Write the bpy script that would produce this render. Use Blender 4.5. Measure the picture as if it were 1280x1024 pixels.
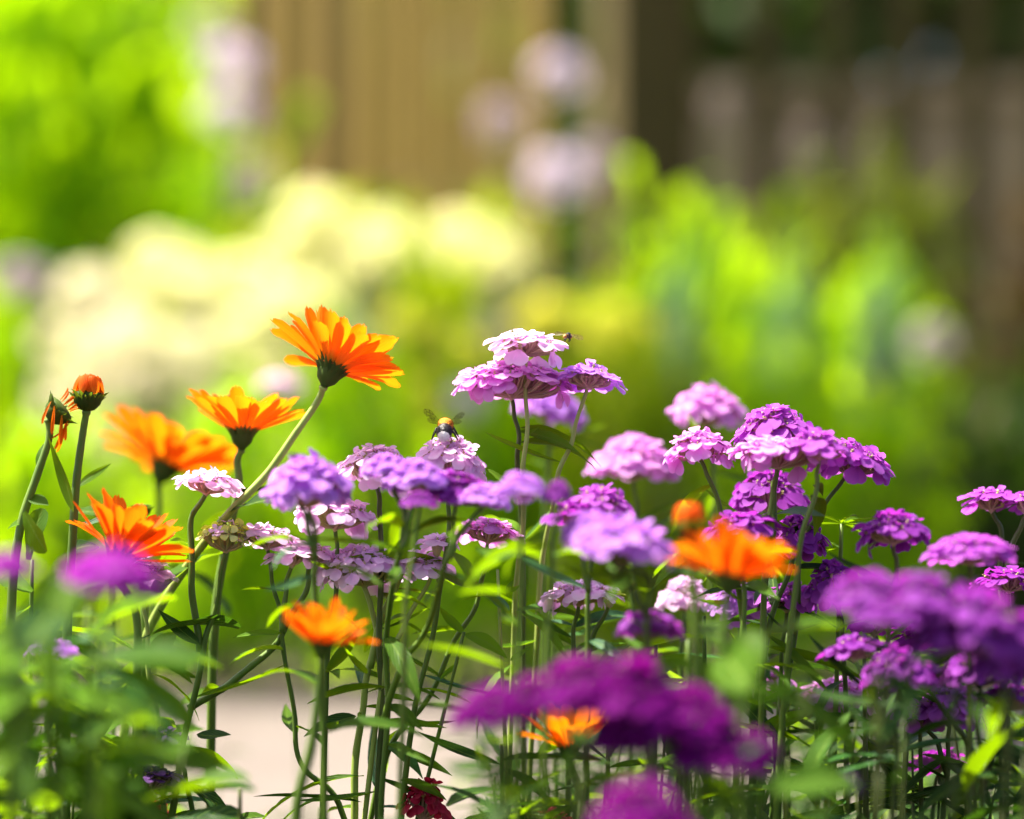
import bpy, math, random
from mathutils import Vector, Matrix, Quaternion
R = math.radians
for o in list(bpy.data.objects): bpy.data.objects.remove(o)
S = bpy.context.scene
COL = S.collection

# ------------------------------------------------------------------ camera, sky, sun, exposure
CAM_H, LENS, FOCUS, FSTOP = 0.36, 85.0, 1.20, 2.4
FP = 1280 * LENS / 36.0
cd = bpy.data.cameras.new('camera'); cam = bpy.data.objects.new('camera', cd); COL.objects.link(cam)
cam.location = (0, 0, CAM_H); cam.rotation_euler = (R(90), 0, 0)
cd.lens = LENS; cd.sensor_width = 36; cd.clip_start = 0.02; cd.clip_end = 300
cd.dof.use_dof = True; cd.dof.focus_distance = FOCUS; cd.dof.aperture_fstop = FSTOP; cd.dof.aperture_blades = 0
S.camera = cam
SUN = Vector((-0.42, 0.13, 0.86)).normalized()
W = bpy.data.worlds.new('World'); S.world = W; W.use_nodes = True
nt = W.node_tree; bg = nt.nodes['Background']
sky = nt.nodes.new('ShaderNodeTexSky'); sky.sky_type = 'NISHITA'; sky.sun_disc = False
sky.dust_density = 4.0; sky.ozone_density = 0.2; sky.air_density = 0.7
sky.sun_elevation = math.asin(SUN.z); sky.sun_rotation = math.atan2(SUN.x, SUN.y)
nt.links.new(sky.outputs[0], bg.inputs[0]); bg.inputs[1].default_value = 0.10
sl = bpy.data.lights.new('sun', 'SUN'); sl.energy = 5.0; sl.angle = R(0.5); sl.color = (1.0, 0.93, 0.82)
so = bpy.data.objects.new('sun', sl); COL.objects.link(so); so.location = (-6, 2, 9)
so.rotation_euler = SUN.to_track_quat('Z', 'Y').to_euler()
S.view_settings.view_transform = 'Standard'; S.view_settings.look = 'None'
S.view_settings.exposure = 2.0; S.view_settings.gamma = 1.0
S.render.engine = 'CYCLES'
cy = S.cycles
cy.use_denoising = True
cy.max_bounces = 7; cy.diffuse_bounces = 4; cy.transmission_bounces = 5; cy.glossy_bounces = 2; cy.transparent_max_bounces = 6
cy.sample_clamp_indirect = 4.0; cy.caustics_reflective = False; cy.caustics_refractive = False

# ------------------------------------------------------------------ helpers
def deep(d):                              # spread the near bed a little in depth about the focus
    u = 1 / d - 1 / FOCUS
    if d > 2: return d
    u += math.copysign(max(0, abs(u) - .045) * .38, u)
    return 1 / (u + 1 / FOCUS)
def at(px, py, d):                       # photo pixel + distance -> point in the garden
    d = deep(d)
    return Vector(((px - 640) / FP * d, d, CAM_H + (512 - py) / FP * d))
def mm(px, d): return px / FP * deep(d)        # photo pixels -> metres at a distance

class MB:
    def __init__(s): s.v = []; s.f = []; s.m = []; s.uv = []
    def grid(s, rows, uvs, mat=0, close=False):
        b = len(s.v); n = len(rows[0])
        for r in rows: s.v.extend(r)
        for i in range(len(rows) - 1):
            for j in range(n if close else n - 1):
                k = (j + 1) % n
                s.f.append((b + i*n + j, b + i*n + k, b + (i+1)*n + k, b + (i+1)*n + j)); s.m.append(mat)
                u0, u1 = (j / n, (j+1) / n) if close else (uvs[1][j], uvs[1][j+1])
                s.uv.extend([(u0, uvs[0][i]), (u1, uvs[0][i]), (u1, uvs[0][i+1]), (u0, uvs[0][i+1])])
    def tube(s, pts, rad, sides=8, mat=0, cap=True, wob=0, rng=None):
        t0 = (pts[1] - pts[0]).normalized()
        x = t0.orthogonal().normalized(); rows = []; L = 0; vs = []
        for i, p in enumerate(pts):
            t = (pts[min(i+1, len(pts)-1)] - pts[max(i-1, 0)]).normalized()
            x = (x - t * x.dot(t)).normalized(); y = t.cross(x)
            r = rad[i] if isinstance(rad, (list, tuple)) else rad
            if wob: r *= 1 + rng.uniform(-wob, wob)
            rows.append([p + (x * math.cos(a) + y * math.sin(a)) * r * (1 + (0.09 if k % 2 and sides >= 8 else 0)) for k in range(sides) for a in [2*math.pi*k/sides]])
            if i: L += (p - pts[i-1]).length
            vs.append(L * 20)
        b = len(s.v); s.grid(rows, (vs, None), mat, True)
        if cap:
            for base, rev in ((b, True), (b + (len(rows)-1)*sides, False)):
                f = [base + k for k in range(sides)]
                s.f.append(tuple(reversed(f)) if rev else tuple(f)); s.m.append(mat); s.uv.extend([(0.5, 0)] * sides)
    def add(s, o, M, mat=None):
        b = len(s.v)
        s.v.extend([M @ p for p in o.v]); s.f.extend([tuple(b + i for i in f) for f in o.f])
        s.m.extend(o.m if mat is None else [mat]*len(o.m)); s.uv.extend(o.uv)
    def box(s, c, d, mat=0, rz=0):
        b = len(s.v); q = Matrix.Rotation(rz, 3, 'Z')
        for z in (-1, 1):
            for x, y in ((-1,-1),(1,-1),(1,1),(-1,1)):
                s.v.append(Vector(c) + q @ Vector((x*d[0]/2, y*d[1]/2, z*d[2]/2)))
        for f in ((3,2,1,0),(4,5,6,7),(0,1,5,4),(1,2,6,5),(2,3,7,6),(3,0,4,7)):
            s.f.append(tuple(b+i for i in f)); s.m.append(mat); s.uv.extend([(0,0),(1,0),(1,1),(0,1)])
    def lathe(s, prof, sides=16, mat=0, ribs=0, rd=0.0):     # prof [(r,z)]
        rows = [[Vector((r*(1+rd*math.cos(ribs*a))*math.cos(a), r*(1+rd*math.cos(ribs*a))*math.sin(a), z)) for k in range(sides) for a in [2*math.pi*k/sides]] for r, z in prof]
        s.grid(rows, ([i/len(prof) for i in range(len(prof))], None), mat, True)
    def mesh(s, name, nm=1, smooth=True):
        me = bpy.data.meshes.new(name); me.from_pydata([tuple(p) for p in s.v], [], s.f)
        me.polygons.foreach_set('material_index', s.m)
        me.polygons.foreach_set('use_smooth', [smooth] * len(s.f))
        uv = me.uv_layers.new(name='UVMap'); uv.data.foreach_set('uv', [c for p in s.uv for c in p])
        for _ in range(nm): me.materials.append(None)
        me.update(); return me

def inst(name, me, parent=None, M=None, mats=()):
    o = bpy.data.objects.new(name, me); COL.objects.link(o)
    if parent: o.parent = parent
    if M is not None: o.matrix_local = M
    for i, m in enumerate(mats):
        o.material_slots[i].link = 'OBJECT'; o.material_slots[i].material = m
    return o
def thing(name, label, cat, loc, group=None):
    o = bpy.data.objects.new(name, None); COL.objects.link(o); o.location = loc; o.empty_display_size = 0.02
    o['label'] = label; o['category'] = cat
    if group: o['group'] = group
    return o
def frame(o, z, x=None, s=1.0):                          # matrix: origin, local z, local x hint
    z = z.normalized(); x = x if x is not None else z.orthogonal()
    x = (x - z * x.dot(z))
    x = x.normalized() if x.length > 1e-6 else z.orthogonal().normalized()
    y = z.cross(x)
    sc = s if isinstance(s, (tuple, list)) else (s, s, s)
    M = Matrix(((x.x*sc[0], y.x*sc[1], z.x*sc[2], o.x), (x.y*sc[0], y.y*sc[1], z.y*sc[2], o.y), (x.z*sc[0], y.z*sc[1], z.z*sc[2], o.z), (0,0,0,1)))
    return M
def spline(P, n=6):
    P = [Vector(p) for p in P]
    if len(P) == 2: return [P[0].lerp(P[1], i/n) for i in range(n+1)]
    out = []
    Q = [P[0]*2 - P[1]] + P + [P[-1]*2 - P[-2]]
    for i in range(1, len(Q) - 2):
        a, b, c, d = Q[i-1:i+3]
        k0, k1, k2 = [max(1e-5, (v - u).length) ** .5 for u, v in ((a, b), (b, c), (c, d))]
        t1 = k0; t2 = t1 + k1; t3 = t2 + k2
        for k in range(n):
            t = t1 + (t2 - t1) * k / n
            A1 = a*((t1-t)/t1) + b*(t/t1); A2 = b*((t2-t)/k1) + c*((t-t1)/k1); A3 = c*((t3-t)/k2) + d*((t-t2)/k2)
            B1 = A1*((t2-t)/t2) + A2*(t/t2); B2 = A2*((t3-t)/(t3-t1)) + A3*((t-t1)/(t3-t1))
            out.append(B1*((t2-t)/k1) + B2*((t-t1)/k1))
    out.append(P[-1]); return out

# ------------------------------------------------------------------ materials
def nodes(name):
    m = bpy.data.materials.new(name); m.use_nodes = True
    t = m.node_tree; t.nodes.clear()
    return m, t, t.nodes.new('ShaderNodeOutputMaterial'), t.nodes.new, t.links.new
def val(N, op, L, a, b=None, clamp=False):
    n = N('ShaderNodeMath'); n.operation = op; n.use_clamp = clamp
    for i, x in enumerate((a, b)):
        if x is None: continue
        if hasattr(x, 'is_output'): L(x, n.inputs[i])
        else: n.inputs[i].default_value = x
    return n.outputs[0]
def mixc(N, L, fac, a, b, mode='MIX'):
    n = N('ShaderNodeMix'); n.data_type = 'RGBA'; n.blend_type = mode
    for s, x in ((n.inputs[0], fac), (n.inputs[6], a), (n.inputs[7], b)):
        if hasattr(x, 'is_output'): L(x, s)
        elif isinstance(x, (int, float)): s.default_value = x
        else: s.default_value = (*x, 1)
    return n.outputs[2]
def thin(name, col, trans_col, trans=0.45, rough=0.6, kind='petal', col2=None, var=0.25, spec=0.12):
    """petal or leaf: a reflecting and a transmitting side, with veins along the uv"""
    m, t, out, N, L = nodes(name)
    geo = N('ShaderNodeNewGeometry'); rnd = geo.outputs['Random Per Island']
    oi = N('ShaderNodeObjectInfo')
    uv = N('ShaderNodeUVMap'); sep = N('ShaderNodeSeparateXYZ'); L(uv.outputs[0], sep.inputs[0])
    u, v = sep.outputs[0], sep.outputs[1]
    noise = N('ShaderNodeTexNoise'); noise.inputs['Scale'].default_value = 90 if kind != 'far' else 9
    tc = N('ShaderNodeTexCoord'); L(tc.outputs['Object'], noise.inputs['Vector'])
    r2 = val(N, 'FRACT', L, val(N, 'ADD', L, rnd, oi.outputs['Random']))
    c2 = col2 or tuple(c * 0.7 for c in col)
    fac = val(N, 'ADD', L, val(N, 'MULTIPLY', L, r2, 0.75), val(N, 'MULTIPLY', L, noise.outputs[0], 0.35), True)
    base = mixc(N, L, fac, col, c2)
    tcol = mixc(N, L, fac, trans_col, tuple(c * 0.75 for c in trans_col))
    du = val(N, 'ABSOLUTE', L, val(N, 'SUBTRACT', L, u, 0.5))
    if kind == 'leaf':
        rib = val(N, 'LESS_THAN', L, du, 0.035)
        w = N('ShaderNodeTexWave'); w.wave_type = 'BANDS'; w.bands_direction = 'Y'; w.inputs['Scale'].default_value = 2.6; w.inputs['Distortion'].default_value = 1.5
        cmb = N('ShaderNodeCombineXYZ'); L(val(N, 'SUBTRACT', L, v, val(N, 'MULTIPLY', L, du, 0.8)), cmb.inputs[1]); L(cmb.outputs[0], w.inputs['Vector'])
        ve = val(N, 'MULTIPLY', L, val(N, 'GREATER_THAN', L, w.outputs['Fac'], 0.93), 0.35)
        rf = val(N, 'MAXIMUM', L, val(N, 'MULTIPLY', L, rib, 0.7), ve)
        base = mixc(N, L, rf, base, (0.17, 0.27, 0.04)); tcol = mixc(N, L, val(N, 'MULTIPLY', L, rf, 0.7), tcol, tuple(c * 0.4 for c in trans_col))
    elif kind == 'ray':
        w = N('ShaderNodeTexWave'); w.wave_type = 'BANDS'; w.bands_direction = 'X'; w.inputs['Scale'].default_value = 2.2; w.inputs['Distortion'].default_value = 0.8
        L(uv.outputs[0], w.inputs['Vector'])
        base = mixc(N, L, val(N, 'MULTIPLY', L, w.outputs['Fac'], 0.35), base, c2)
        ramp = val(N, 'SUBTRACT', L, 1.0, val(N, 'MULTIPLY', L, v, 2.2), True)
        base = mixc(N, L, val(N, 'MULTIPLY', L, ramp, 0.8), base, (0.75, 0.34, 0.02))
        tcol = mixc(N, L, val(N, 'MULTIPLY', L, w.outputs['Fac'], 0.3), tcol, tuple(c * 0.6 for c in trans_col))
    else:
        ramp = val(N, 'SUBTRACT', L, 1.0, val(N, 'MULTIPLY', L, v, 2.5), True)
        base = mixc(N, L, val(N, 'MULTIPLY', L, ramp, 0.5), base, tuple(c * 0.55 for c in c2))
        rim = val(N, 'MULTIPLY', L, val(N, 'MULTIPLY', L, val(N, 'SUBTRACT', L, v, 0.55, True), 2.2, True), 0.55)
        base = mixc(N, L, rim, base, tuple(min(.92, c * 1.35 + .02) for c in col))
        w = N('ShaderNodeTexWave'); w.wave_type = 'BANDS'; w.bands_direction = 'X'; w.inputs['Scale'].default_value = 1.6; w.inputs['Distortion'].default_value = 1.5
        L(uv.outputs[0], w.inputs['Vector'])
        base = mixc(N, L, val(N, 'MULTIPLY', L, w.outputs['Fac'], 0.18), base, c2)
    p = N('ShaderNodeBsdfPrincipled'); L(base, p.inputs['Base Color']); p.inputs['Roughness'].default_value = rough
    p.inputs['Specular IOR Level'].default_value = spec
    tr = N('ShaderNodeBsdfTranslucent'); L(tcol, tr.inputs['Color'])
    if kind in ('leaf', 'ray'):
        b = N('ShaderNodeBump'); b.inputs['Strength'].default_value = 0.35; b.inputs['Distance'].default_value = 0.0006
        L(w.outputs['Fac'], b.inputs['Height']); L(b.outputs[0], p.inputs['Normal'])
    mx = N('ShaderNodeMixShader'); mx.inputs[0].default_value = trans
    L(p.outputs[0], mx.inputs[1]); L(tr.outputs[0], mx.inputs[2]); L(mx.outputs[0], out.inputs[0])
    return m
def solid(name, c1, c2, scale=40, rough=0.7, bump=0.2, stretch=(1,1,1), spec=0.3, dist=0.002, detail=5):
    m, t, out, N, L = nodes(name)
    tc = N('ShaderNodeTexCoord'); mp = N('ShaderNodeMapping'); mp.inputs['Scale'].default_value = stretch
    L(tc.outputs['Object'], mp.inputs[0])
    n = N('ShaderNodeTexNoise'); n.inputs['Scale'].default_value = scale; n.inputs['Detail'].default_value = detail; L(mp.outputs[0], n.inputs['Vector'])
    oi = N('ShaderNodeObjectInfo')
    f = val(N, 'ADD', L, val(N, 'MULTIPLY', L, val(N, 'SUBTRACT', L, n.outputs[0], 0.3), 1.8), val(N, 'MULTIPLY', L, val(N, 'SUBTRACT', L, oi.outputs['Random'], 0.5), 0.5), True)
    p = N('ShaderNodeBsdfPrincipled'); L(mixc(N, L, f, c1, c2), p.inputs['Base Color'])
    p.inputs['Roughness'].default_value = rough; p.inputs['Specular IOR Level'].default_value = spec
    b = N('ShaderNodeBump'); b.inputs['Strength'].default_value = bump; b.inputs['Distance'].default_value = dist
    L(n.outputs[0], b.inputs['Height']); L(b.outputs[0], p.inputs['Normal'])
    L(p.outputs[0], out.inputs[0]); return m

PET = {
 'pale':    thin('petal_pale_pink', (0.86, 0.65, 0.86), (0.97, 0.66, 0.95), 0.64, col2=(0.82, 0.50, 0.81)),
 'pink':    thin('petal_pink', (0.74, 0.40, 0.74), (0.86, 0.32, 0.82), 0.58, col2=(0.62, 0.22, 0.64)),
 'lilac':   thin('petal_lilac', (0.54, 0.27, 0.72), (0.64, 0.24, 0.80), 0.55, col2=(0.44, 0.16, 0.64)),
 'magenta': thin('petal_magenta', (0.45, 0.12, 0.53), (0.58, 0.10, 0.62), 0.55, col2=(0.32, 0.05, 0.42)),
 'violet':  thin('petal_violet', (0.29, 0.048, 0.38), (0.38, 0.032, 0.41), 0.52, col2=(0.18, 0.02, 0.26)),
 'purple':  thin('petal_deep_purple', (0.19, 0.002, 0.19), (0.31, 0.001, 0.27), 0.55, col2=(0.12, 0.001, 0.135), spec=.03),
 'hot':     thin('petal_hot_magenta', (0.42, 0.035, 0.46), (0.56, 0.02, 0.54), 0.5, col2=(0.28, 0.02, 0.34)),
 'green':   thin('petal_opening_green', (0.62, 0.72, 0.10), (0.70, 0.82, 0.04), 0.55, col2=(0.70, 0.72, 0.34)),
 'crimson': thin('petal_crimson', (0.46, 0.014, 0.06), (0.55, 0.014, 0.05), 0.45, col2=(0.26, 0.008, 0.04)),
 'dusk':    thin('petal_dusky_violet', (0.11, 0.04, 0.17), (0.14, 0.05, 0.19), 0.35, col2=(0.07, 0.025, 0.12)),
}
RAY = {
 'orange': thin('ray_orange', (0.90, 0.265, 0.005), (1.0, 0.27, 0.003), 0.5, 0.55, 'ray', (0.88, 0.23, 0.005), spec=.12),
 'deep':   thin('ray_deep_orange', (0.84, 0.17, 0.005), (0.96, 0.20, 0.003), 0.55, 0.55, 'ray', (0.78, 0.115, 0.005), spec=.12),
}
LEAF = {
 'mid':   thin('leaf_green', (0.060, 0.120, 0.003), (0.23, 0.40, 0.001), 0.45, 0.42, 'leaf', (0.04, 0.11, 0.018), spec=0.05),
 'lime':  thin('leaf_lime', (0.09, 0.19, 0.005), (0.28, 0.48, 0.002), 0.5, 0.45, 'leaf', (0.09, 0.21, 0.015), spec=0.05),
 'dark':  thin('leaf_dark', (0.022, 0.060, 0.010), (0.05, 0.13, 0.004), 0.35, 0.40, 'leaf', (0.018, 0.05, 0.018), spec=0.05),
 'blue':  thin('leaf_blue_green', (0.06, 0.15, 0.075), (0.09, 0.26, 0.06), 0.35, 0.38, 'leaf', (0.035, 0.10, 0.05), spec=0.15),
}
STEM = {
 'mid':  solid('stem_green', (0.055, 0.11, 0.010), (0.12, 0.19, 0.02), 160, 0.5, 0.3, (1,1,.25)),
 'dark': solid('stem_dark', (0.040, 0.065, 0.010), (0.095, 0.115, 0.022), 160, 0.5, 0.3, (1,1,.25)),
 'pale': solid('stem_pale', (0.20, 0.28, 0.04), (0.32, 0.38, 0.09), 160, 0.45, 0.3, (1,1,.25)),
}
PEDICEL = solid('pedicel', (0.30, 0.32, 0.08), (0.52, 0.30, 0.30), 60, 0.6, 0.1)
SEPAL = thin('calyx_green', (0.10, 0.15, 0.022), (0.16, 0.25, 0.01), 0.3, 0.6, 'petal', (0.035, 0.065, 0.010))
CENTRE = solid('floret_centre', (0.36, 0.36, 0.06), (0.40, 0.22, 0.24), 300, 0.7, 0.1)
DISC = solid('calendula_disc', (0.55, 0.16, 0.01), (0.20, 0.05, 0.01), 500, 0.8, 0.8)

# ------------------------------------------------------------------ the setting: ground, path, fences
def sheet(name, pts, m, z):
    me = bpy.data.meshes.new(name); me.from_pydata([(x, y, z) for x, y in pts], [], [tuple(range(len(pts)))])
    me.materials.append(m); o = bpy.data.objects.new(name, me); COL.objects.link(o); o['kind'] = 'structure'; return o
soil = solid('soil', (0.020, 0.014, 0.008), (0.05, 0.035, 0.02), 30, 0.95, 0.9, dist=0.02)
sheet('ground', [(-120, -60), (120, -60), (120, 200), (-120, 200)], soil, 0)
def paving():
    m, t, out, N, L = nodes('paving')
    tc = N('ShaderNodeTexCoord')
    br = N('ShaderNodeTexBrick'); br.inputs['Scale'].default_value = 1.0; br.inputs['Brick Width'].default_value = 0.62; br.inputs['Row Height'].default_value = 0.40
    br.inputs['Mortar Size'].default_value = 0.012; br.inputs['Color1'].default_value = (0.105, 0.084, 0.068, 1); br.inputs['Color2'].default_value = (0.14, 0.114, 0.094, 1); br.inputs['Mortar'].default_value = (0.09, 0.066, 0.05, 1)
    L(tc.outputs['Object'], br.inputs['Vector'])
    n = N('ShaderNodeTexNoise'); n.inputs['Scale'].default_value = 5; n.inputs['Detail'].default_value = 8; L(tc.outputs['Object'], n.inputs['Vector'])
    n2 = N('ShaderNodeTexNoise'); n2.inputs['Scale'].default_value = 120; L(tc.outputs['Object'], n2.inputs['Vector'])
    c = mixc(N, L, val(N, 'MULTIPLY', L, n.outputs[0], 0.85), br.outputs[0], (0.060, 0.044, 0.035))
    c = mixc(N, L, val(N, 'MULTIPLY', L, n2.outputs[0], 0.35), c, (0.16, 0.132, 0.108))
    p = N('ShaderNodeBsdfPrincipled'); L(c, p.inputs['Base Color']); p.inputs['Roughness'].default_value = 0.85
    b = N('ShaderNodeBump'); b.inputs['Distance'].default_value = 0.004; b.inputs['Strength'].default_value = 0.5; L(n2.outputs[0], b.inputs['Height']); L(b.outputs[0], p.inputs['Normal'])
    L(p.outputs[0], out.inputs[0]); return m
sheet('path', [(-9, 1.86), (9, 1.86), (9, 2.98), (-9, 3.00)], paving(), 0.004)

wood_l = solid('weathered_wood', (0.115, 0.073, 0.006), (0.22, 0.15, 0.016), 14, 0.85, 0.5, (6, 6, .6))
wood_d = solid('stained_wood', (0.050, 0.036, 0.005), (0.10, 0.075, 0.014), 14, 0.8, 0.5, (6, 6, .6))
wood_p = solid('post_wood', (0.060, 0.042, 0.008), (0.105, 0.078, 0.016), 12, 0.8, 0.5, (6, 6, .6))
def fence(label, A, B, H, wood, pitch, bw, seed):
    rng = random.Random(seed); A = Vector((*A, 0)); B = Vector((*B, 0)); d = (B - A); Ln = d.length; d.normalize(); rz = math.atan2(d.y, d.x)
    back = Vector((-d.y, d.x, 0))
    if back.y < 0: back = -back
    t = thing('wooden_fence', label, 'fence', A)
    for z in (0.35, H - 0.3):
        b = MB(); b.box(d * Ln / 2 + back * 0.034 + Vector((0, 0, z)), (Ln, 0.04, 0.09), 0, rz); inst('rail', b.mesh('rail', 1, False), t, None, [wood])
    for k in range(int(Ln / pitch)):
        b = MB(); h = H + rng.uniform(-.012, .012)
        b.box((0, 0, h/2 + 0.03), (bw, 0.022, h))
        for i in range(4, 8): b.v[i].z -= 0.05 * (1 if i in (4, 7) else 0.0) * 0
        inst('slat', b.mesh('slat', 1, False), t, Matrix.Translation(d * (pitch * (k + .5))) @ Matrix.Rotation(rz + rng.uniform(-.03, .03), 4, 'Z'), [wood])
    return t
PJ = (0.335, 6.0)
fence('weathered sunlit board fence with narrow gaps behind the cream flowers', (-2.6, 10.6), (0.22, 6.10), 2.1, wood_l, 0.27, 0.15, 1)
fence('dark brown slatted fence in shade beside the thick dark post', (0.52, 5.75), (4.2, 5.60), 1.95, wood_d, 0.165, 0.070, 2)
wall_m = solid('rendered_wall', (0.40, 0.30, 0.15), (0.54, 0.41, 0.23), 3, .9, .3)
b = MB(); b.box((0, 0, .66), (7.6, .2, 1.32)); b.box((0, 0, 1.35), (7.7, .28, .06))
gw = inst('garden_wall', b.mesh('garden_wall', 1, False), None, Matrix.Translation((4.1, 7.6, 0)), [wall_m])
gw['label'] = 'pale brownish wall glimpsed through the gaps of the dark slatted fence'; gw['category'] = 'wall'
b = MB(); b.box((0, 0, 1.1), (0.22, 0.20, 2.2)); b.box((0, 0, 2.225), (0.27, 0.25, 0.05))
gp = inst('gate_post', b.mesh('gate_post', 1, False), None, Matrix.Translation((PJ[0], PJ[1], 0)) @ Matrix.Rotation(0.2, 4, 'Z'), [wood_p])
gp['label'] = 'thick dark brown timber post standing between the two fences'; gp['category'] = 'post'

# ------------------------------------------------------------------ foliage masses beyond the path
def leaf_mb(L=1.0, Wd=0.3, bend=0.25, fold=0.12, nu=7, nv=2, shape='lance', wave=0.0, twist=0.0):
    b = MB(); rows = []; vs = []; us = [j / (2*nv) for j in range(2*nv + 1)]
    for i in range(nu + 1):
        t = i / nu
        if shape == 'lance': w = math.sin(math.pi * t ** 0.8) ** 0.9 + 0.06 * (1 - t)
        elif shape == 'spoon': w = (0.22 + 0.78 * min(1, t / .65)) * (1 if t < .65 else math.sqrt(max(0, 1 - ((t - .65) / .36) ** 2)))
        else: w = math.sin(math.pi * min(1, t * 1.02 + .02) ** 0.65) ** 0.8
        w = max(w, 0.03) * Wd / 2
        a = bend * t; x = L * (math.sin(a) / a * t if abs(a) > 1e-4 else t); z = -L * ((1 - math.cos(a)) / a * t if abs(a) > 1e-4 else 0)
        row = []
        for j in range(2*nv + 1):
            s = (j - nv) / nv
            y = s * w; dz = abs(s) ** 1.3 * w * fold * 3 + wave * Wd * math.sin(t * 14 + s * 2) * abs(s)
            tw = twist * t
            row.append(Vector((x + math.sin(a) * dz, y * math.cos(tw) - dz * math.sin(tw), z + dz * math.cos(a) + y * math.sin(tw))))
        rows.append(row); vs.append(t)
    b.grid(rows, (vs, us)); return b
def axis(phi, tau): return Vector((math.sin(R(phi)) * math.cos(R(tau)), math.sin(R(tau)), math.cos(R(phi)) * math.cos(R(tau))))
def rand_dir(rng, up=0.0):
    while True:
        v = Vector((rng.uniform(-1, 1), rng.uniform(-1, 1), rng.uniform(-1, 1)))
        if 0.05 < v.length < 1: break
    v.normalize(); v.z += up; return v.normalized()
FAR_LEAF = [leaf_mb(1, 0.42, 0.5, .1, 4, 1, 'ovate'), leaf_mb(1, 0.3, 0.7, .1, 4, 1, 'lance'), leaf_mb(1, 0.55, 0.4, .15, 4, 1, 'ovate')]
def foliage_mesh(seed, n, size, kind, clumps=9):
    """leaf-sized faces gathered in clumps; spans x,y -1..1 and z 0..1"""
    rng = random.Random(seed); b = MB(); cs = []
    for k in range(clumps):
        a = rng.uniform(0, 6.28); r = rng.uniform(0, .62); cs.append((Vector((r*math.cos(a), r*math.sin(a), rng.uniform(.18, .82))), rng.uniform(.22, .42)))
    for i in range(n):
        if rng.random() < .8:
            c, rr = rng.choice(cs); v = rand_dir(rng); p = c + Vector((v.x*rr, v.y*rr, v.z*rr*.55)) * rng.uniform(.6, 1) ; up = v
        else:
            a = rng.uniform(0, 6.28); r = math.sqrt(rng.random()) * .8; p = Vector((r*math.cos(a), r*math.sin(a), rng.uniform(.0, .85))); up = Vector((p.x, p.y, .6))
        if p.z < 0.0: p.z = rng.uniform(0, .15)
        d = (up + rand_dir(rng) * .7).normalized(); d.z *= .6
        nrm = (Vector((0, 0, 1)) + rand_dir(rng) * .7)
        M = frame(p, nrm, d, size * rng.uniform(.6, 1.25)); b.add(FAR_LEAF[kind], M)
    return b.mesh('foliage')
FOL = {}
for kind in range(3):
    for v in range(3):
        FOL[(kind, v)] = foliage_mesh(50 + kind*10 + v, 420, (0.26, 0.34, 0.20)[kind], kind)
for v in range(3): FOL[(3, v)] = foliage_mesh(90 + v, 2200, 0.15, 0, 16)
def flower_ball(seed, n=150):
    rng = random.Random(seed); b = MB()
    for i in range(n):
        v = rand_dir(rng, .35); p = Vector((v.x, v.y, v.z * .8)) * rng.uniform(.75, 1)
        b.add(FAR_LEAF[2], frame(p, v + rand_dir(rng) * .5, rand_dir(rng), rng.uniform(.28, .42)))
    return b.mesh('blossom')
BALL = [flower_ball(s) for s in (3, 4, 5)]
def far(name, a, b, trans, amt=.45, c2=None): return thin(name, a, b, amt, .5, 'far', c2 or tuple(c * .6 for c in a)) if trans else None
FM = {
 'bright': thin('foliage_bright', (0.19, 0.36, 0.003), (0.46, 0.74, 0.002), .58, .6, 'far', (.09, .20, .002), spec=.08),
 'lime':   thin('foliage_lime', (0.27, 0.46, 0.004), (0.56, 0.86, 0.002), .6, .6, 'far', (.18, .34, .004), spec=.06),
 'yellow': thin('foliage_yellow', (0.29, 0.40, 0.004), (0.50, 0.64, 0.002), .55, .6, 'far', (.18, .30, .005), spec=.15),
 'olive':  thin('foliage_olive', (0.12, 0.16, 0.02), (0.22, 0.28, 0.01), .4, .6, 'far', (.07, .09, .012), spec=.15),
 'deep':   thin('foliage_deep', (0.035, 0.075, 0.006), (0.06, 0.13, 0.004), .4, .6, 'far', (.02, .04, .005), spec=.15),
 'brown':  thin('foliage_brown', (0.075, 0.050, 0.012), (0.11, 0.06, 0.008), .4, .6, 'far', (.045, .03, .008), spec=.15),
 'mint':   thin('foliage_mint', (0.30, 0.46, 0.22), (0.26, 0.46, 0.16), .4, .5, 'far', (.16, .30, .10), spec=.3),
 'cream':  thin('flower_cream', (0.93, 0.91, 0.56), (0.97, 0.95, 0.52), .6, .7, 'far', (.88, .85, .46), spec=.1),
 'ivory':  thin('flower_ivory', (0.86, 0.80, 0.60), (0.92, 0.86, 0.62), .6, .7, 'far', (.80, .76, .48), spec=.1),
 'lemon':  thin('flower_lemon', (0.80, 0.76, 0.12), (0.80, 0.76, 0.06), .4, .7, 'far', (.66, .66, .08), spec=.1),
 'blush':  thin('flower_blush', (0.80, 0.70, 0.82), (0.78, 0.64, 0.78), .4, .7, 'far', (.56, .46, .56), spec=.1),
 'dim':    thin('slat_gap_mauve', (0.30, 0.24, 0.22), (0.28, 0.22, 0.18), .4, .7, 'far', (.24, .19, .16), spec=.1),
 'mauve':  thin('flower_mauve', (0.52, 0.42, 0.48), (0.50, 0.38, 0.44), .4, .7, 'far', (.36, .28, .30), spec=.1),
}
BARK = solid('bark', (0.06, 0.04, 0.022), (0.12, 0.09, 0.05), 40, .9, .6, (1, 1, .3))
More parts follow.
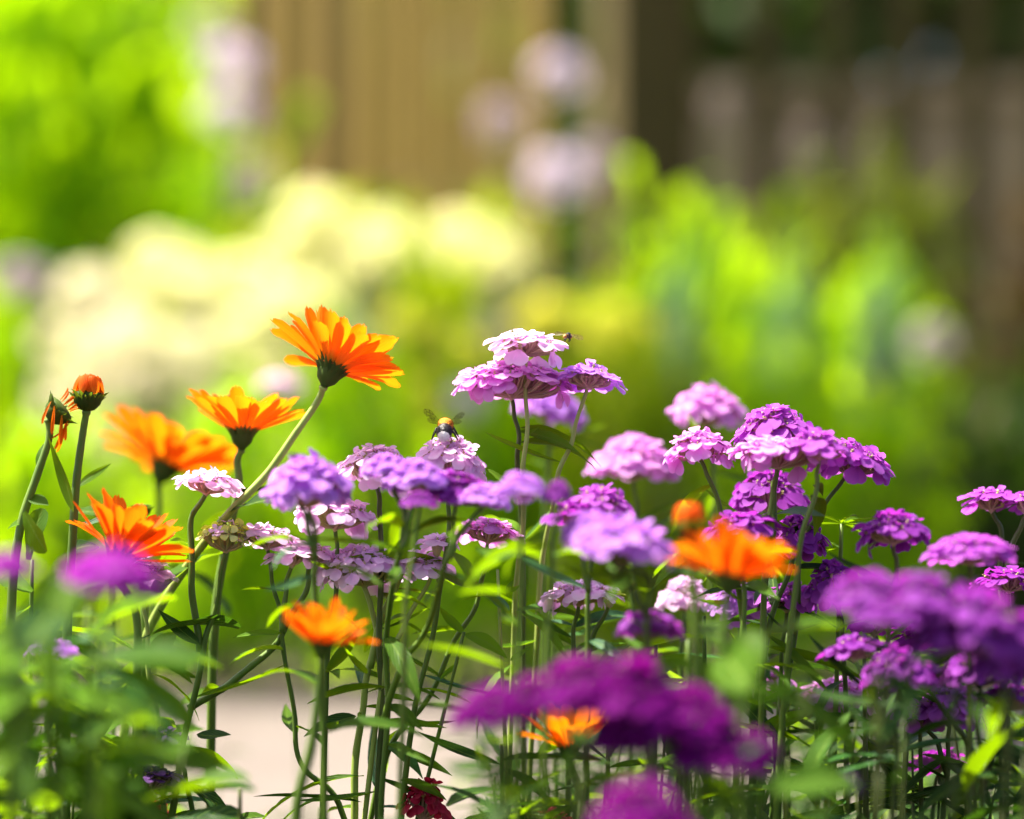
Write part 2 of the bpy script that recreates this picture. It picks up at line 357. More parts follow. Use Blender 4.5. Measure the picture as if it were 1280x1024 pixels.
def shrub(label, px, top, D, w, leaf, kind=0, flower=None, nfl=0, fs=55, name='leafy_shrub', cat='shrub', group=None, seed=0, depth=0.7, zmin=.45):
    rng = random.Random(hash((px, top)) % 9999 + seed)
    base = at(px, 512, D); base.z = 0; H = CAM_H + (512 - top) / FP * D; rx = mm(w, D) / 2
    t = thing(name, label, cat, base, group)
    M = Matrix.Rotation(0, 4, 'Z'); M = Matrix.Diagonal((rx, rx * depth, H, 1))
    b = MB()
    for k in range(5):
        a = rng.uniform(0, 6.28); e = Vector((math.cos(a)*rx*.5, math.sin(a)*rx*.35, H * rng.uniform(.55, .85)))
        b.tube(spline([Vector((0, 0, -.02)), e * .45 + Vector((0, 0, H*.1)), e], 4), [.012, .011, .01, .01, .009, .008, .007, .006, .004], 6)
    inst('stem', b.mesh('stem'), t, None, [BARK])
    # a fixed leaf size whatever the plant's size: build this crown's own mesh when it is far from the template's scale
    inst('foliage', FOL[(kind, rng.randrange(3))], t, M, [FM[leaf]])
    for k in range(nfl):
        r = mm(fs, D) / 2 * rng.uniform(.75, 1.2)
        a = rng.uniform(0, 6.28); q = math.sqrt(rng.random()) * .85; z = H * rng.uniform(zmin, .98) * (1 - .18 * q)
        p = Vector((math.cos(a) * q * rx, -abs(math.sin(a)) * q * rx * depth, z))
        inst('flower_head', BALL[k % 3], t, Matrix.Translation(p) @ Matrix.Diagonal((r, r, r * .8, 1)) @ Matrix.Rotation(rng.uniform(0, 6), 4, 'Z'), [FM[flower]])
    return t
# tall shrubs behind
shrub('tall bright green shrub filling the far upper left, higher than the fence', 50, -220, 5.0, 560, 'lime', 3)
shrub('loose light green bush between the tall green shrub and the weathered fence', 250, 60, 5.4, 330, 'lime', 1)
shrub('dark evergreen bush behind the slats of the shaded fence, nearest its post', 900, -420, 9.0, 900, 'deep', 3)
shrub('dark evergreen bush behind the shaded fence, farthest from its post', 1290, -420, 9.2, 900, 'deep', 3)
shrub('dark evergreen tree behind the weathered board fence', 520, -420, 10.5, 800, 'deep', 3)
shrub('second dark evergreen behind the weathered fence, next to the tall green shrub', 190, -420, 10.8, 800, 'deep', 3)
shrub('green hedge continuing the tall bright green shrub beyond the left picture edge', -520, -120, 5.2, 760, 'bright', 3)
shrub('green hedge farthest beyond the left picture edge, behind the path', -1250, -80, 5.6, 900, 'bright', 3, seed=1)
shrub('lower green bush beyond the left picture edge, next to the path', -330, 250, 4.0, 420, 'lime', 0)
shrub('dark hedge continuing the dark green plants beyond the right picture edge', 1640, 200, 4.4, 560, 'deep', 3)
def shade_tree():  # unseen tree, added so its crown shades the right of bed and path
    rng = random.Random(4); base = Vector((-1.62, 3.1, 0)); t = thing('added_shade_tree', 'out-of-view tree added beside the path so its crown dapples the right of the bed', 'tree', base)
    b = MB(); top = Vector((1.05, .1, 1.75)); b.tube(spline([Vector((0, 0, -.05)), Vector((.12, 0, .8)), Vector((.55, .05, 1.4)), top], 6), [.07 - .0025 * k for k in range(19)], 10)
    for k in range(7):
        a = k * .9; e = top + Vector((math.cos(a) * .4, math.sin(a) * .5, rng.uniform(.2, .5))); b.tube(spline([top * .75 + Vector((0, 0, .1)), top.lerp(e, .5) + Vector((0, 0, .1)), e], 4), [.025 - .0025 * q for q in range(9)], 6)
    inst('trunk', b.mesh('trunk'), t, None, [BARK])
    inst('crown', FOL[(3, 1)], t, Matrix.Translation((1.1, .1, 1.6)) @ Matrix.Diagonal((.50, .62, .8, 1)), [FM['bright']])
shade_tree()
# flowering bushes, pale and overexposed
cfg = 'pale flowering bushes beyond the path'
shrub('largest cream flowered bush standing in front of the weathered fence', 450, 200, 4.2, 230, 'yellow', 2, 'cream', 66, 82, 'flowering_bush', 'bush', cfg)
shrub('cream flowered bush touching the blush phlox, in front of the weathered fence', 600, 215, 4.3, 170, 'yellow', 2, 'cream', 40, 82, 'flowering_bush', 'bush', cfg)
shrub('ivory flowered bush nearest the tall bright green shrub', 118, 300, 4.0, 120, 'olive', 2, 'ivory', 30, 82, 'flowering_bush', 'bush', cfg)
shrub('pale lemon and cream bush between the ivory bush and the largest cream bush', 255, 270, 4.1, 230, 'yellow', 2, 'cream', 40, 82, 'flowering_bush', 'bush', cfg)
shrub('low ivory flowered bush behind the wilted marigold and its bud', 180, 380, 3.7, 240, 'yellow', 2, 'ivory', 33, 76, 'flowering_bush', 'bush', cfg)
shrub('low cream bush directly behind the tallest orange flower', 370, 350, 3.8, 230, 'yellow', 2, 'cream', 34, 76, 'flowering_bush', 'bush', cfg)
shrub('yellow green bush with lemon flowers right above the hovering fly', 735, 330, 3.9, 190, 'yellow', 2, 'lemon', 34, 68, 'flowering_bush', 'bush', cfg)
shrub('yellow green leafy bush with few flowers below the large cream bush', 570, 310, 3.8, 210, 'yellow', 0, 'lemon', 12, 62, 'flowering_bush', 'bush', cfg)
# green plants
gg = 'green plants beyond the path'
for lab, px, top, D, w, lf, k in [
 ('bright green plant whose tip covers the foot of the dark post', 870, 185, 4.2, 290, 'bright', 1),
 ('olive green plant in front of the shaded fence with yellowing leaves', 1010, 205, 4.6, 270, 'olive', 1),
 ('olive and brown plant against the shaded fence near the picture edge', 1160, 215, 4.7, 250, 'olive', 0),
 ('dark brown leaved plant at the right edge before the shaded fence', 1290, 230, 4.4, 210, 'brown', 0),
 ('bright green plant between the two mint leaved plants', 950, 300, 3.8, 280, 'bright', 0),
 ('bright green plant behind the highest group of magenta candytuft', 1080, 300, 3.9, 250, 'bright', 1),
 ('dark green plant behind the lone violet candytuft on the right', 1190, 440, 3.5, 230, 'deep', 0),
 ('dark green plant at the right picture edge beyond the path', 1290, 430, 3.6, 200, 'deep', 1),
 ('bright green plant at the far left under the tall shrub', -10, 310, 4.1, 220, 'lime', 1),
 ('bright green plant behind the deep orange bud', 60, 450, 3.3, 260, 'lime', 0),
 ('low green plant behind the tilted orange flower, beside the path', 270, 470, 3.18, 260, 'lime', 1),
 ('low green plant behind the bumblebee, beside the path', 470, 430, 3.18, 260, 'lime', 0),
 ('low green plant behind the topmost pale candytuft, beside the path', 640, 400, 3.28, 250, 'lime', 1),
 ('low lime green plant behind the hovering fly, beside the path', 800, 390, 3.18, 250, 'yellow', 1),
 ('low green plant behind the pink dome of candytuft, beside the path', 960, 410, 3.18, 260, 'lime', 0),
 ('low green plant behind the magenta candytuft cluster, beside the path', 1100, 440, 3.08, 240, 'lime', 1)]:
    shrub(lab, px, top, D, w, lf, k, name='leafy_plant', cat='plant', group=gg, seed=3)
mg = 'silvery mint plants beyond the path'
for lab, px, top, D, w in [
 ('mint leaved plant above the hovering fly, beside the yellow bush', 845, 295, 3.6, 80),
 ('mint leaved plant in the middle of the bright green plants', 985, 310, 3.6, 80),
 ('mint leaved plant in front of the olive and brown plant', 1100, 305, 3.6, 80),
 ('mint leaved plant behind the tallest orange flower', 430, 375, 3.5, 90),
 ('low mint leaved plant behind the pink candytuft dome', 850, 400, 3.4, 90)]:
    shrub(lab, px, top, D, w, 'mint', 1, name='silver_plant', cat='plant', group=mg, seed=8)
def phlox(label, px, py, D, w, col, h=1.0):
    rng = random.Random(px * 7 + py); c = at(px, py, D); base = Vector((c.x + rng.uniform(-.05, .05), D + rng.uniform(-.03, .06), 0))
    t = thing('phlox', label, 'flower', base, 'pale phlox beyond the path')
    b = MB(); P = spline([c - base, (c - base) * .55 + Vector((rng.uniform(-.02, .02), 0, 0)), Vector((0, 0, -.01))], 6); b.tube(P, [.004 + .003 * i / len(P) for i in range(len(P))], 6); inst('stem', b.mesh('stem'), t, None, [STEM['mid']])
    r = mm(w, D) / 2; inst('flower_head', BALL[px % 3], t, Matrix.Translation(c - base) @ Matrix.Diagonal((r, r, r * h, 1)), [FM[col]])
    for k in range(8):
        p = P[2 + k % (len(P) - 4)]; a = rng.uniform(0, 6.28)
        inst('leaf', LEAF_T[k % 3], t, frame(p, Vector((0, 0, 1)), Vector((math.cos(a), math.sin(a), .3)), .09), [LEAF['mid']])

# ------------------------------------------------------------------ leaf templates for the near plants
LEAF_T = [leaf_mb(1, .17, .5, .13, 10, 2, 'lance', 0, .5).mesh('leaf'), leaf_mb(1, .15, -.4, .16, 10, 2, 'lance', 0, -.6).mesh('leaf'), leaf_mb(1, .2, .9, .1, 10, 2, 'lance', .04, .3).mesh('leaf'),
          leaf_mb(1, .12, .2, .18, 10, 2, 'lance', 0, .9).mesh('leaf')]
SPOON_T = [leaf_mb(1, .30, .6, .10, 12, 3, 'spoon', .03, .2).mesh('leaf'), leaf_mb(1, .26, .9, .13, 12, 3, 'spoon', .05, -.3).mesh('leaf'), leaf_mb(1, .34, .3, .12, 12, 3, 'spoon', .04, .4).mesh('leaf')]
pl = [('blush phlox head lowest of the pair of pale heads beside the olive bush', 290, 142, 4.3, 76, 'blush', .9), ('blush phlox head directly above another, beside the olive bush', 291, 78, 4.35, 78, 'blush', .9),
      ('smaller greyish phlox head at the top of the pale trio by the olive bush', 262, 38, 4.6, 60, 'mauve', 1), ('pale phlox head highest in front of the weathered fence, near the dark post', 698, 92, 4.5, 66, 'blush', 1),
      ('greyish phlox head halfway between cream bush and highest phlox by the post', 628, 152, 4.6, 66, 'mauve', 1), ('blush phlox head touching the cream bush below the dark post', 697, 222, 4.2, 84, 'blush', 1),
      ('pale phlox head at the very foot of the dark post', 742, 196, 4.3, 54, 'mauve', 1), ('mauve phlox head above the pale lemon bush', 312, 228, 4.4, 66, 'mauve', 1),
      ('mauve phlox head at the far left edge beside the ivory bush', 30, 350, 3.9, 80, 'mauve', .8), ('mauve phlox head beyond the magenta candytuft, before the dark green plants', 1165, 430, 3.7, 62, 'mauve', 1.1),
      ('faded pinkish head far behind the bumblebee', 585, 500, 3.12, 52, 'blush', .9), ('faded pinkish head far behind the topmost pale candytuft', 622, 415, 3.2, 52, 'mauve', .9),
      ('greyish oval added for a pale gap between the shaded fence slats, first from the post', 905, 140, 5.0, 40, 'dim', 2.2), ('greyish oval added for a pale gap in the shaded fence, above the mint plants', 1012, 190, 5.0, 40, 'dim', 2.2),  # greyish ovals are added, standing in for light background between the slats
      ('greyish oval added for a pale gap in the shaded fence, farthest from the post', 1094, 190, 5.0, 38, 'dim', 2.2)]
for a in pl: phlox(*a)

# ------------------------------------------------------------------ candytuft
def petal_mb(L, Wd, curl, cup, nu=6):
    prof = [(0, .16), (.2, .34), (.42, .72), (.64, .97), (.82, .98), (.94, .70), (1.0, .30)]
    b = MB(); rows = []; vs = []
    for t, f in prof:
        x = L * t; z = curl * L * t * t; w = Wd / 2 * f
        rows.append([Vector((x, -w, z + cup * w)), Vector((x + (.03*L if t > .9 else 0), 0, z)), Vector((x, w, z + cup * w))]); vs.append(t)
    b.grid(rows, (vs, [0, .5, 1])); return b
def floret_mb(seed, outer):
    rng = random.Random(seed); b = MB()
    for k in range(4):
        big = k < 2
        if outer: a = (R(30) if k == 0 else -R(30)) if big else math.pi + (R(48) if k == 2 else -R(48))
        else: a = R(45 + 90 * k)
        a += rng.uniform(-.18, .18)
        Lp = (.0098 if big else .0050) if outer else rng.uniform(.0054, .0068)
        Lp *= rng.uniform(.9, 1.12); Wp = Lp * rng.uniform(.74, .92)
        pb = petal_mb(Lp, Wp, rng.uniform(-.32, .12) if outer and big else rng.uniform(-.1, .35), rng.uniform(-.1, .35))
        el = rng.uniform(-.02, .32)
        b.add(pb, Matrix.Rotation(a, 4, 'Z') @ Matrix.Rotation(-el, 4, 'Y') @ Matrix.Translation((.0007, 0, 0)), 0)
    c = MB(); c.lathe([(.0001, -.0012), (.0009, -.0004), (.0009, .0002), (.0005, .0008), (.0001, .0010)], 6); b.add(c, Matrix.Identity(4), 1)
    for k in range(4):
        a = rng.uniform(0, 6.28); b.tube([Vector((0, 0, .0008)), Vector((math.cos(a) * .0010, math.sin(a) * .0010, .0018))], [.0002, .00022], 4, 1)
    return b
FLO_B = [floret_mb(i, True) for i in range(5)]; FLI_B = [floret_mb(20 + i, False) for i in range(5)]
FLO = [x.mesh('floret', 2) for x in FLO_B]; FLI = [x.mesh('floret', 2) for x in FLI_B]
def head_layout(rng, Rh, h, n):
    """floret frames on a dome of radius Rh (floret feet) and height h"""
    out = []
    for i in range(n):
        q = math.sqrt((i + .5) / n); a = i * 2.39996 + rng.uniform(-.25, .25); r = Rh * q * rng.uniform(.94, 1.05)
        z = h * (1 - q ** 1.9) + rng.uniform(-.0022, .0020)
        rad = Vector((math.cos(a), math.sin(a), 0)); sl = min(1.5, 1.9 * h / Rh * q) * .75 + max(0, q - .74) * rng.uniform(.6, 3.0)
        nrm = Vector((rad.x * sl, rad.y * sl, 1)) + rand_dir(rng) * .26
        z -= max(0, q - .8) * Rh * .25
        out.append((Vector((rad.x*r, rad.y*r, z)), nrm.normalized(), rad, q))
    return out
def stalks(lay, p, rng, detail):
    b = MB()
    for pos, nrm, rad, q in lay:
        if not detail and rng.random() < .5: continue
        s = Vector((rad.x * .0008, rad.y * .0008, -p * (1 - .25 * (1 - q))))
        e = pos - nrm * .0012
        b.tube([s, s.lerp(e, .55) + Vector((rad.x, rad.y, -.6)) * .12 * (e - s).length, e - nrm * .0018, e], [.0006, .0006, .0007, .0013], 5, 0, False)
    b.lathe([(.0001, -p - .002), (.0019, -p), (.0022, -p + .003), (.0012, -p + .007), (.0001, -p + .008)], 8)
    return b.mesh('flower_head')
def tmpl(seed, hr, n):
    rng = random.Random(seed); lay = head_layout(rng, 0.021, 0.021 * hr, n); b = MB()
    for pos, nrm, rad, q in lay:
        src = rng.choice(FLO_B if q > .72 else FLI_B)
        b.add(src, frame(pos, nrm, rad + rand_dir(rng) * .25, rng.uniform(.85, 1.3)))
    return b.mesh('blossom', 2), stalks(lay, .011, rng, False)
TM = {k: [tmpl(100 + i + int(k * 10), k, 84) for i in range(3)] for k in (.35, .7, 1.15)}
GROUND_PY = lambda d: 512 + CAM_H * FP / deep(d)

def put_leaf(t, base, p, d, Lm, rng, m, T=None, nrm=None, wid=1.0):
    T = T or LEAF_T
    nz = nrm or (Vector((0, 0, 1)) + rand_dir(rng) * .5)
    return inst('leaf', rng.choice(T), t, frame(p - base, nz, d, (Lm, Lm * wid, Lm)), [m])
def px_leaf(t, base, L, rng):
    """leaf given in the photo by its foot, tip and width"""
    x0, y0, x1, y1, w, D, m = L[:7]; dd = L[7] if len(L) > 7 else rng.uniform(-.012, .012); T = SPOON_T if w > 24 else LEAF_T
    a = at(x0, y0, D); e = at(x1, y1, D + dd); ln = (e - a).length
    view = Vector((0, -1, 0)); side = (e - a).normalized()
    nz = Vector((0, 0, 1)) * .8 + view * rng.uniform(.3, .9) + Vector((rng.uniform(-.4, .4), 0, 0))
    if abs(side.z) > .8: nz = view + Vector((-.5, 0, .2))
    o = inst('leaf', rng.choice(T), t, frame(a - base, nz, side, (ln, mm(w, D) / (.3 if T is SPOON_T else .16), ln)), [LEAF[m]])
    return o
def head(t, base, px, py, w, h, col, D, phi, tau, rng, sharp):
    tau += 4
    ax = axis(phi, tau)
    Rt = mm(w, D) / 2; Rh = max(.004, Rt - .0048); sharp_h = max(.0016, mm(h, D) - .0125); hh = sharp_h if sharp else mm(h, D) * (.55 if col == 'purple' else .38)
    org = at(px, py, D) - ax * hh * .5; p = max(.006, min(.009, .5 * Rh))
    spin = rng.uniform(0, 6.28); xh = Vector((math.cos(spin), math.sin(spin), 0))
    F = frame(org - base, ax, xh)
    if sharp:
        n = max(9, int(88 * (Rh / .021) ** 1.5)); n = min(n, 140)
        lay = head_layout(rng, Rh, hh, n)
        for k in range(int(Rh / .0021) if Rh > .012 and col != 'green' else 0):
            a = rng.uniform(0, 6.28); rad = Vector((math.cos(a), math.sin(a), 0)); z = rng.uniform(-.0055, -.001)
            lay.append((rad * Rh * rng.uniform(.72, 1.0) + Vector((0, 0, z)), (rad + Vector((0, 0, rng.uniform(-.1, .7))) + rand_dir(rng) * .3).normalized(), rad * .6 + Vector((0, 0, -.8)), rng.uniform(.6, 1)))
        ho = inst('flower_head', stalks(lay, p, rng, True), t, F, [PEDICEL])
        for pos, nrm, rad, q in lay:
            T = FLO if q > .70 and col != 'green' else FLI
            sc = .78 if col == 'green' else 1
            cc = 'pale' if (col == 'green' and rng.random() < .22) else col
            inst('floret', rng.choice(T), ho, frame(pos, nrm, rad + rand_dir(rng) * .25, rng.uniform(.62, 1.02) * sc), [PET[cc], CENTRE])
    else:
        k = min(TM, key=lambda a: abs(a - hh / Rh)); bl, stk = rng.choice(TM[k]); s = Rt / .0285
        sz = max(.45, min(1.8, (hh / (.021 * k)) / s)) * s
        F2 = F @ Matrix.Diagonal((s, s, sz, 1)); p = .011 * sz
        ho = inst('flower_head', stk, t, F2, [PEDICEL]); inst('blossom', bl, ho, None, [PET[col], CENTRE])
    return org - ax * p
CG = 'candytuft flowers in the near bed'
def candytuft(label, heads, leaves=6, lv='mid', stem='mid', hero=(), seed=0, rad=.0012, Lr=(.028, .05), low=False):
    """heads: (px, py, w, h, colour, D, tilt right, tilt away, waypoints[(px, py[, D])...]); the first stem runs to the soil, others end where their waypoints end"""
    h0 = heads[0]; rng = random.Random(int(h0[0] * 13 + h0[1] * 7 + seed)); D0 = h0[5]
    wp = h0[8]; lx, ly = (wp[-1][0], wp[-1][1]) if wp else (h0[0], h0[1] + 60); ld = wp[-1][2] if wp and len(wp[-1]) > 2 else D0
    px0, py0 = (wp[-2][0], wp[-2][1]) if len(wp) > 1 else (h0[0], h0[1])
    g = GROUND_PY(ld); sx = (lx - px0) / max(30, ly - py0); gx = lx + max(-60, min(60, sx * (g - ly) * .4))
    base = at(gx, g, ld); base.z = 0
    t = thing('candytuft', label, 'flower', base, CG)
    for i, (px, py, w, h, col, D, phi, tau, way) in enumerate(heads):
        sharp = abs(D - FOCUS) < .065
        top = head(t, base, px, py, w, h, col, D, phi, tau, rng, sharp)
        P = [top] + [at(q[0], q[1], q[2] if len(q) > 2 else D) for q in way]
        if i == 0: P.append(at(gx, g + 8, ld))
        P = spline([q - base for q in P], 8); n = len(P); w0, w1 = rng.uniform(0, 6), rng.uniform(0, 6)
        P = [q + Vector((math.sin(w0 + k * .55), math.sin(w1 + k * .43), 0)) * .0007 * min(1, k / 6, (n - 1 - k) / 6) for k, q in enumerate(P)]
        b = MB(); b.tube(P, [rad * (.72 + .5 * k / n) for k in range(n)], 8, 0, True, .05, rng)
        inst('stem', b.mesh('stem'), t, None, [STEM[stem]])
        for k in range(int(leaves * 1.6) if i == 0 else max(1, leaves // 3)):
            f = rng.uniform(.30 if not low else .5, .92); q = P[int(f * (n - 1))] + base
            a = rng.uniform(0, 6.28); d = Vector((math.cos(a), math.sin(a), rng.uniform(.15, 1.1)))
            put_leaf(t, base, q, d, rng.uniform(*Lr), rng, LEAF[lv if rng.random() < .7 else rng.choice(['mid', 'lime', 'blue'])])
    for L in hero: px_leaf(t, base, L, rng)
    return t

C = candytuft
# the topmost, in focus
C('topmost pale lilac candytuft, flat small head beside the hovering fly', [(657, 425, 92, 30, 'pale', 1.20, 0, 3, [(658, 520), (655, 590), (651, 680, 1.215), (640, 830, 1.23)])], 3, 'lime', 'pale', [(655, 545, 672, 530, 8, 1.2, 'lime')])
C('wide pale pink candytuft head just below the topmost one', [(640, 468, 150, 46, 'pink', 1.215, 0, 2, [(646, 530), (648, 570), (652, 700, 1.24)])], 4, 'mid', 'dark')
C('small lilac candytuft showing its stalks, right of the wide pink head', [(736, 468, 82, 34, 'lilac', 1.205, 6, 6, [(716, 545), (700, 590), (685, 660, 1.23), (670, 800, 1.24)])], 4, 'lime', 'pale')
C('blurred violet candytuft behind the stem of the topmost one', [(690, 500, 92, 36, 'lilac', 1.36, 14, 0, [(686, 560), (680, 700)])], 5)
# around the bumblebee
C('pale pink candytuft carrying the bumblebee', [(566, 566, 98, 56, 'pale', 1.20, 10, 4, [(560, 650), (548, 760), (520, 880)])], 4, 'lime', 'mid', [(606, 586, 650, 604, 7, 1.2, 'lime')])
C('pale pink candytuft on a straight dark stem, left of the bumblebee', [(468, 574, 100, 52, 'pale', 1.20, -4, 2, [(476, 640), (475, 740), (476, 870), (474, 1010)])], 5, 'mid', 'dark', [(476, 965, 480, 1016, 18, 1.2, 'mid'), (478, 870, 518, 868, 7, 1.2, 'lime'), (470, 972, 592, 993, 8, 1.2, 'dark')], rad=.0014)
C('soft violet candytuft overlapping the leaning orange stem', [(386, 592, 108, 56, 'lilac', 1.12, 0, 0, [(391, 650), (394, 730), (402, 860)]), (366, 604, 70, 36, 'lilac', 1.12, -6, 0, [(384, 650), (393, 700)])], 5)
C('pair of violet candytuft heads in front of the one with the bumblebee', [(520, 590, 92, 52, 'lilac', 1.125, 0, 2, [(510, 660), (502, 690), (485, 764, 1.17), (484, 860, 1.18), (478, 1015, 1.18)]), (606, 616, 70, 40, 'lilac', 1.12, 6, 0, [(580, 660), (560, 700)]), (482, 578, 70, 36, 'lilac', 1.13, -4, 0, [(504, 640), (504, 680)]), (572, 606, 96, 56, 'violet', 1.13, 6, 0, [(566, 660), (555, 715), (525, 800, 1.16), (500, 835, 1.17), (480, 900, 1.18)])], 6, 'mid', 'mid', [(487, 880, 521, 928, 18, 1.18, 'mid')], rad=.0013)
C('small violet cluster with drooping petals beneath the violet pair', [(524, 622, 52, 32, 'violet', 1.10, 0, 0, [(514, 700), (505, 820)])], 2)
C('pale lilac candytuft with hanging outer petals below the soft violet one', [(421, 636, 104, 42, 'pale', 1.20, 4, 5, [(421, 700), (418, 745), (408, 860)])], 4)
# left group
C('forked candytuft with greenish opening head and two pale pink heads beside the orange flowers', [(284, 664, 88, 50, 'green', 1.20, 4, 2, [(268, 760), (254, 815), (232, 920), (214, 1020)]), (259, 600, 76, 26, 'pale', 1.20, 4, 5, [(240, 650), (240, 720), (250, 815)]), (388, 688, 72, 34, 'pale', 1.205, 8, 3, [(386, 725), (366, 768), (338, 812), (290, 852), (236, 886)])], 2, 'mid', 'mid',
  [(243, 872, 378, 903, 13, 1.2, 'mid'), (230, 935, 316, 958, 13, 1.2, 'lime'), (246, 918, 272, 958, 20, 1.2, 'dark'), (250, 806, 200, 746, 18, 1.19, 'dark'), (246, 848, 203, 833, 11, 1.2, 'mid')], rad=.0015)
C('pale lilac candytuft touching the greenish opening head', [(336, 668, 78, 36, 'pale', 1.205, 6, 3, [(344, 740), (353, 790), (366, 890), (380, 960), (425, 1005)]), (366, 690, 60, 30, 'pale', 1.2, 4, 3, [(356, 740), (353, 790)])], 3, 'mid', 'mid', [(352, 792, 289, 798, 11, 1.2, 'lime')])
C('wide pale pink candytuft behind two dark stems, on a thick pale stem', [(455, 698, 122, 54, 'pale', 1.205, 0, 3, [(470, 780), (462, 835), (450, 902), (443, 1010)]), (530, 700, 70, 40, 'pale', 1.205, 8, 3, [(510, 707), (482, 762), (462, 835)])], 5, 'mid', 'pale',
  [(445, 895, 402, 945, 20, 1.2, 'dark'), (452, 1003, 318, 1015, 13, 1.2, 'dark'), (455, 970, 300, 1003, 9, 1.2, 'mid')], rad=.0016)
C('tiny pale candytuft with yellow base among crossing stems', [(546, 676, 46, 22, 'pale', 1.2, 0, 3, [(540, 715), (518, 760), (495, 800), (476, 860)])], 3, 'lime', 'pale', rad=.0011)
C('small lilac pink candytuft by itself right of the tiny pale one', [(611, 660, 82, 36, 'pink', 1.215, 4, 3, [(608, 700), (597, 750), (570, 800), (530, 880), (480, 950)])], 4, 'mid', 'mid')
C('pale lilac candytuft below the open orange flower, behind magenta blur', [(178, 708, 84, 34, 'pale', 1.2, 8, 0, [(182, 780), (188, 850), (200, 930)])], 4, 'mid', 'pale')
C('small lilac head low among blurred leaves on the left', [(66, 808, 62, 20, 'lilac', 1.12, 0, 6, [(70, 900)])], 4)
C('dark dusky candytuft head low beside the forked stem', [(188, 970, 82, 20, 'dusk', 1.19, 0, 8, [(184, 1010)])], 3, 'dark', 'dark')
C('drooping dusky pink petals beside the forked stem, above the dusky head', [(207, 922, 46, 22, 'dusk', 1.2, -20, 4, [(228, 960), (238, 1000)])], 2, 'dark')
C('blurred bright magenta candytuft under the open orange flower', [(142, 706, 118, 46, 'hot', .95, 8, 0, [(128, 820), (120, 930)])], 5, 'mid', 'mid')
C('blurred magenta candytuft cut by the left picture edge', [(8, 702, 76, 42, 'hot', .94, 0, 0, [(20, 820), (26, 930)])], 5)
C('faint pale head hanging in the air behind the leaning orange stem', [(352, 476, 54, 16, 'pale', 1.75, 8, 0, [(360, 560), (372, 700)])], 3)
# centre
C('soft violet candytuft with dark calyx at the centre', [(652, 604, 74, 40, 'lilac', 1.08, 0, 3, [(652, 680), (650, 780)])], 4, 'mid', 'mid')
C('narrow violet candytuft at the centre, next to the dark calyx one', [(698, 612, 40, 44, 'violet', 1.08, 0, 0, [(690, 690), (686, 790)])], 4)
C('bright violet candytuft between narrow violet one and pink dome', [(752, 624, 88, 50, 'magenta', 1.15, 10, 2, [(740, 690), (735, 800)]), (716, 640, 60, 34, 'violet', 1.14, 0, 0, [(726, 690), (736, 740)])], 4, 'lime')
C('broad bluish lilac candytuft below the pink dome', [(778, 666, 138, 52, 'lilac', 1.08, 6, 0, [(808, 720), (810, 800)]), (740, 654, 80, 34, 'lilac', 1.08, -4, 0, [(780, 720), (808, 770)])], 5, 'mid', 'dark')
C('small pale pink candytuft with budding green edge at mid height', [(724, 737, 90, 34, 'pale', 1.215, 2, 2, [(718, 790), (714, 880)]), (764, 740, 30, 24, 'green', 1.22, 8, 2, [(745, 790), (722, 850)])], 5, 'lime')
C('large pink domed candytuft, soft, above the broad bluish one', [(793, 566, 122, 72, 'pink', 1.32, 2, 0, [(794, 640), (790, 760)])], 5)
C('soft pink candytuft highest on the right, behind the in focus group', [(887, 500, 92, 42, 'pink', 1.33, 6, 0, [(893, 580), (890, 700)])], 5)
C('sharp pink candytuft on a leaning stem beside the tall magenta group', [(872, 551, 86, 42, 'pink', 1.2, -4, 2, [(888, 600), (903, 655), (922, 740)])], 4, 'lime', 'mid')
C('largest magenta candytuft crowning the group on the right', [(967, 528, 108, 58, 'magenta', 1.20, -3, 2, [(970, 600), (966, 660), (955, 760), (945, 900)])], 5, 'mid', 'mid', rad=.0014)
C('pinkish candytuft tucked under the crowning magenta head', [(975, 560, 118, 34, 'pink', 1.175, 4, 2, [(964, 620), (958, 700)])], 3)
C('magenta candytuft on a slanting stem with slim dark leaves, rightmost of its group', [(1066, 566, 108, 44, 'magenta', 1.20, 16, 2, [(1036, 625), (1005, 668), (985, 715), (960, 800)])], 4, 'dark', 'mid', [(995, 690, 992, 640, 16, 1.2, 'dark'), (985, 712, 1040, 735, 10, 1.2, 'dark')])
C('soft magenta candytuft squeezed between crown and slanting stem', [(1026, 552, 84, 44, 'magenta', 1.16, 8, 0, [(1022, 600), (1006, 660), (990, 760)])], 3)
C('violet candytuft directly below the crowning magenta head', [(962, 606, 104, 56, 'violet', 1.24, 0, 2, [(960, 660), (956, 780)])], 4)
C('soft violet candytuft behind the blurred orange flower', [(925, 652, 88, 40, 'violet', 1.17, -4, 0, [(930, 720), (925, 830)])], 4)
C('sharp violet candytuft half hidden by the crowning stem', [(998, 662, 84, 56, 'violet', 1.21, 6, 2, [(1000, 730), (985, 850)])], 4, 'dark')
C('drooping pale pink candytuft below the blurred orange flower', [(856, 738, 76, 56, 'pale', 1.27, 0, 0, [(852, 820), (850, 900)])], 5, 'lime')
C('violet candytuft hanging low under the blurred orange flower', [(925, 745, 84, 46, 'lilac', 1.24, 0, 0, [(925, 830), (920, 930)])], 5)
C('violet candytuft near the slanting stem foot', [(985, 742, 76, 44, 'magenta', 1.22, 4, 0, [(978, 820), (970, 930)])], 5, 'dark')
C('small dark violet candytuft on a dark stem below the broad bluish one', [(812, 776, 84, 32, 'violet', 1.10, 4, 2, [(812, 830), (816, 930)])], 4, 'lime', 'dark')
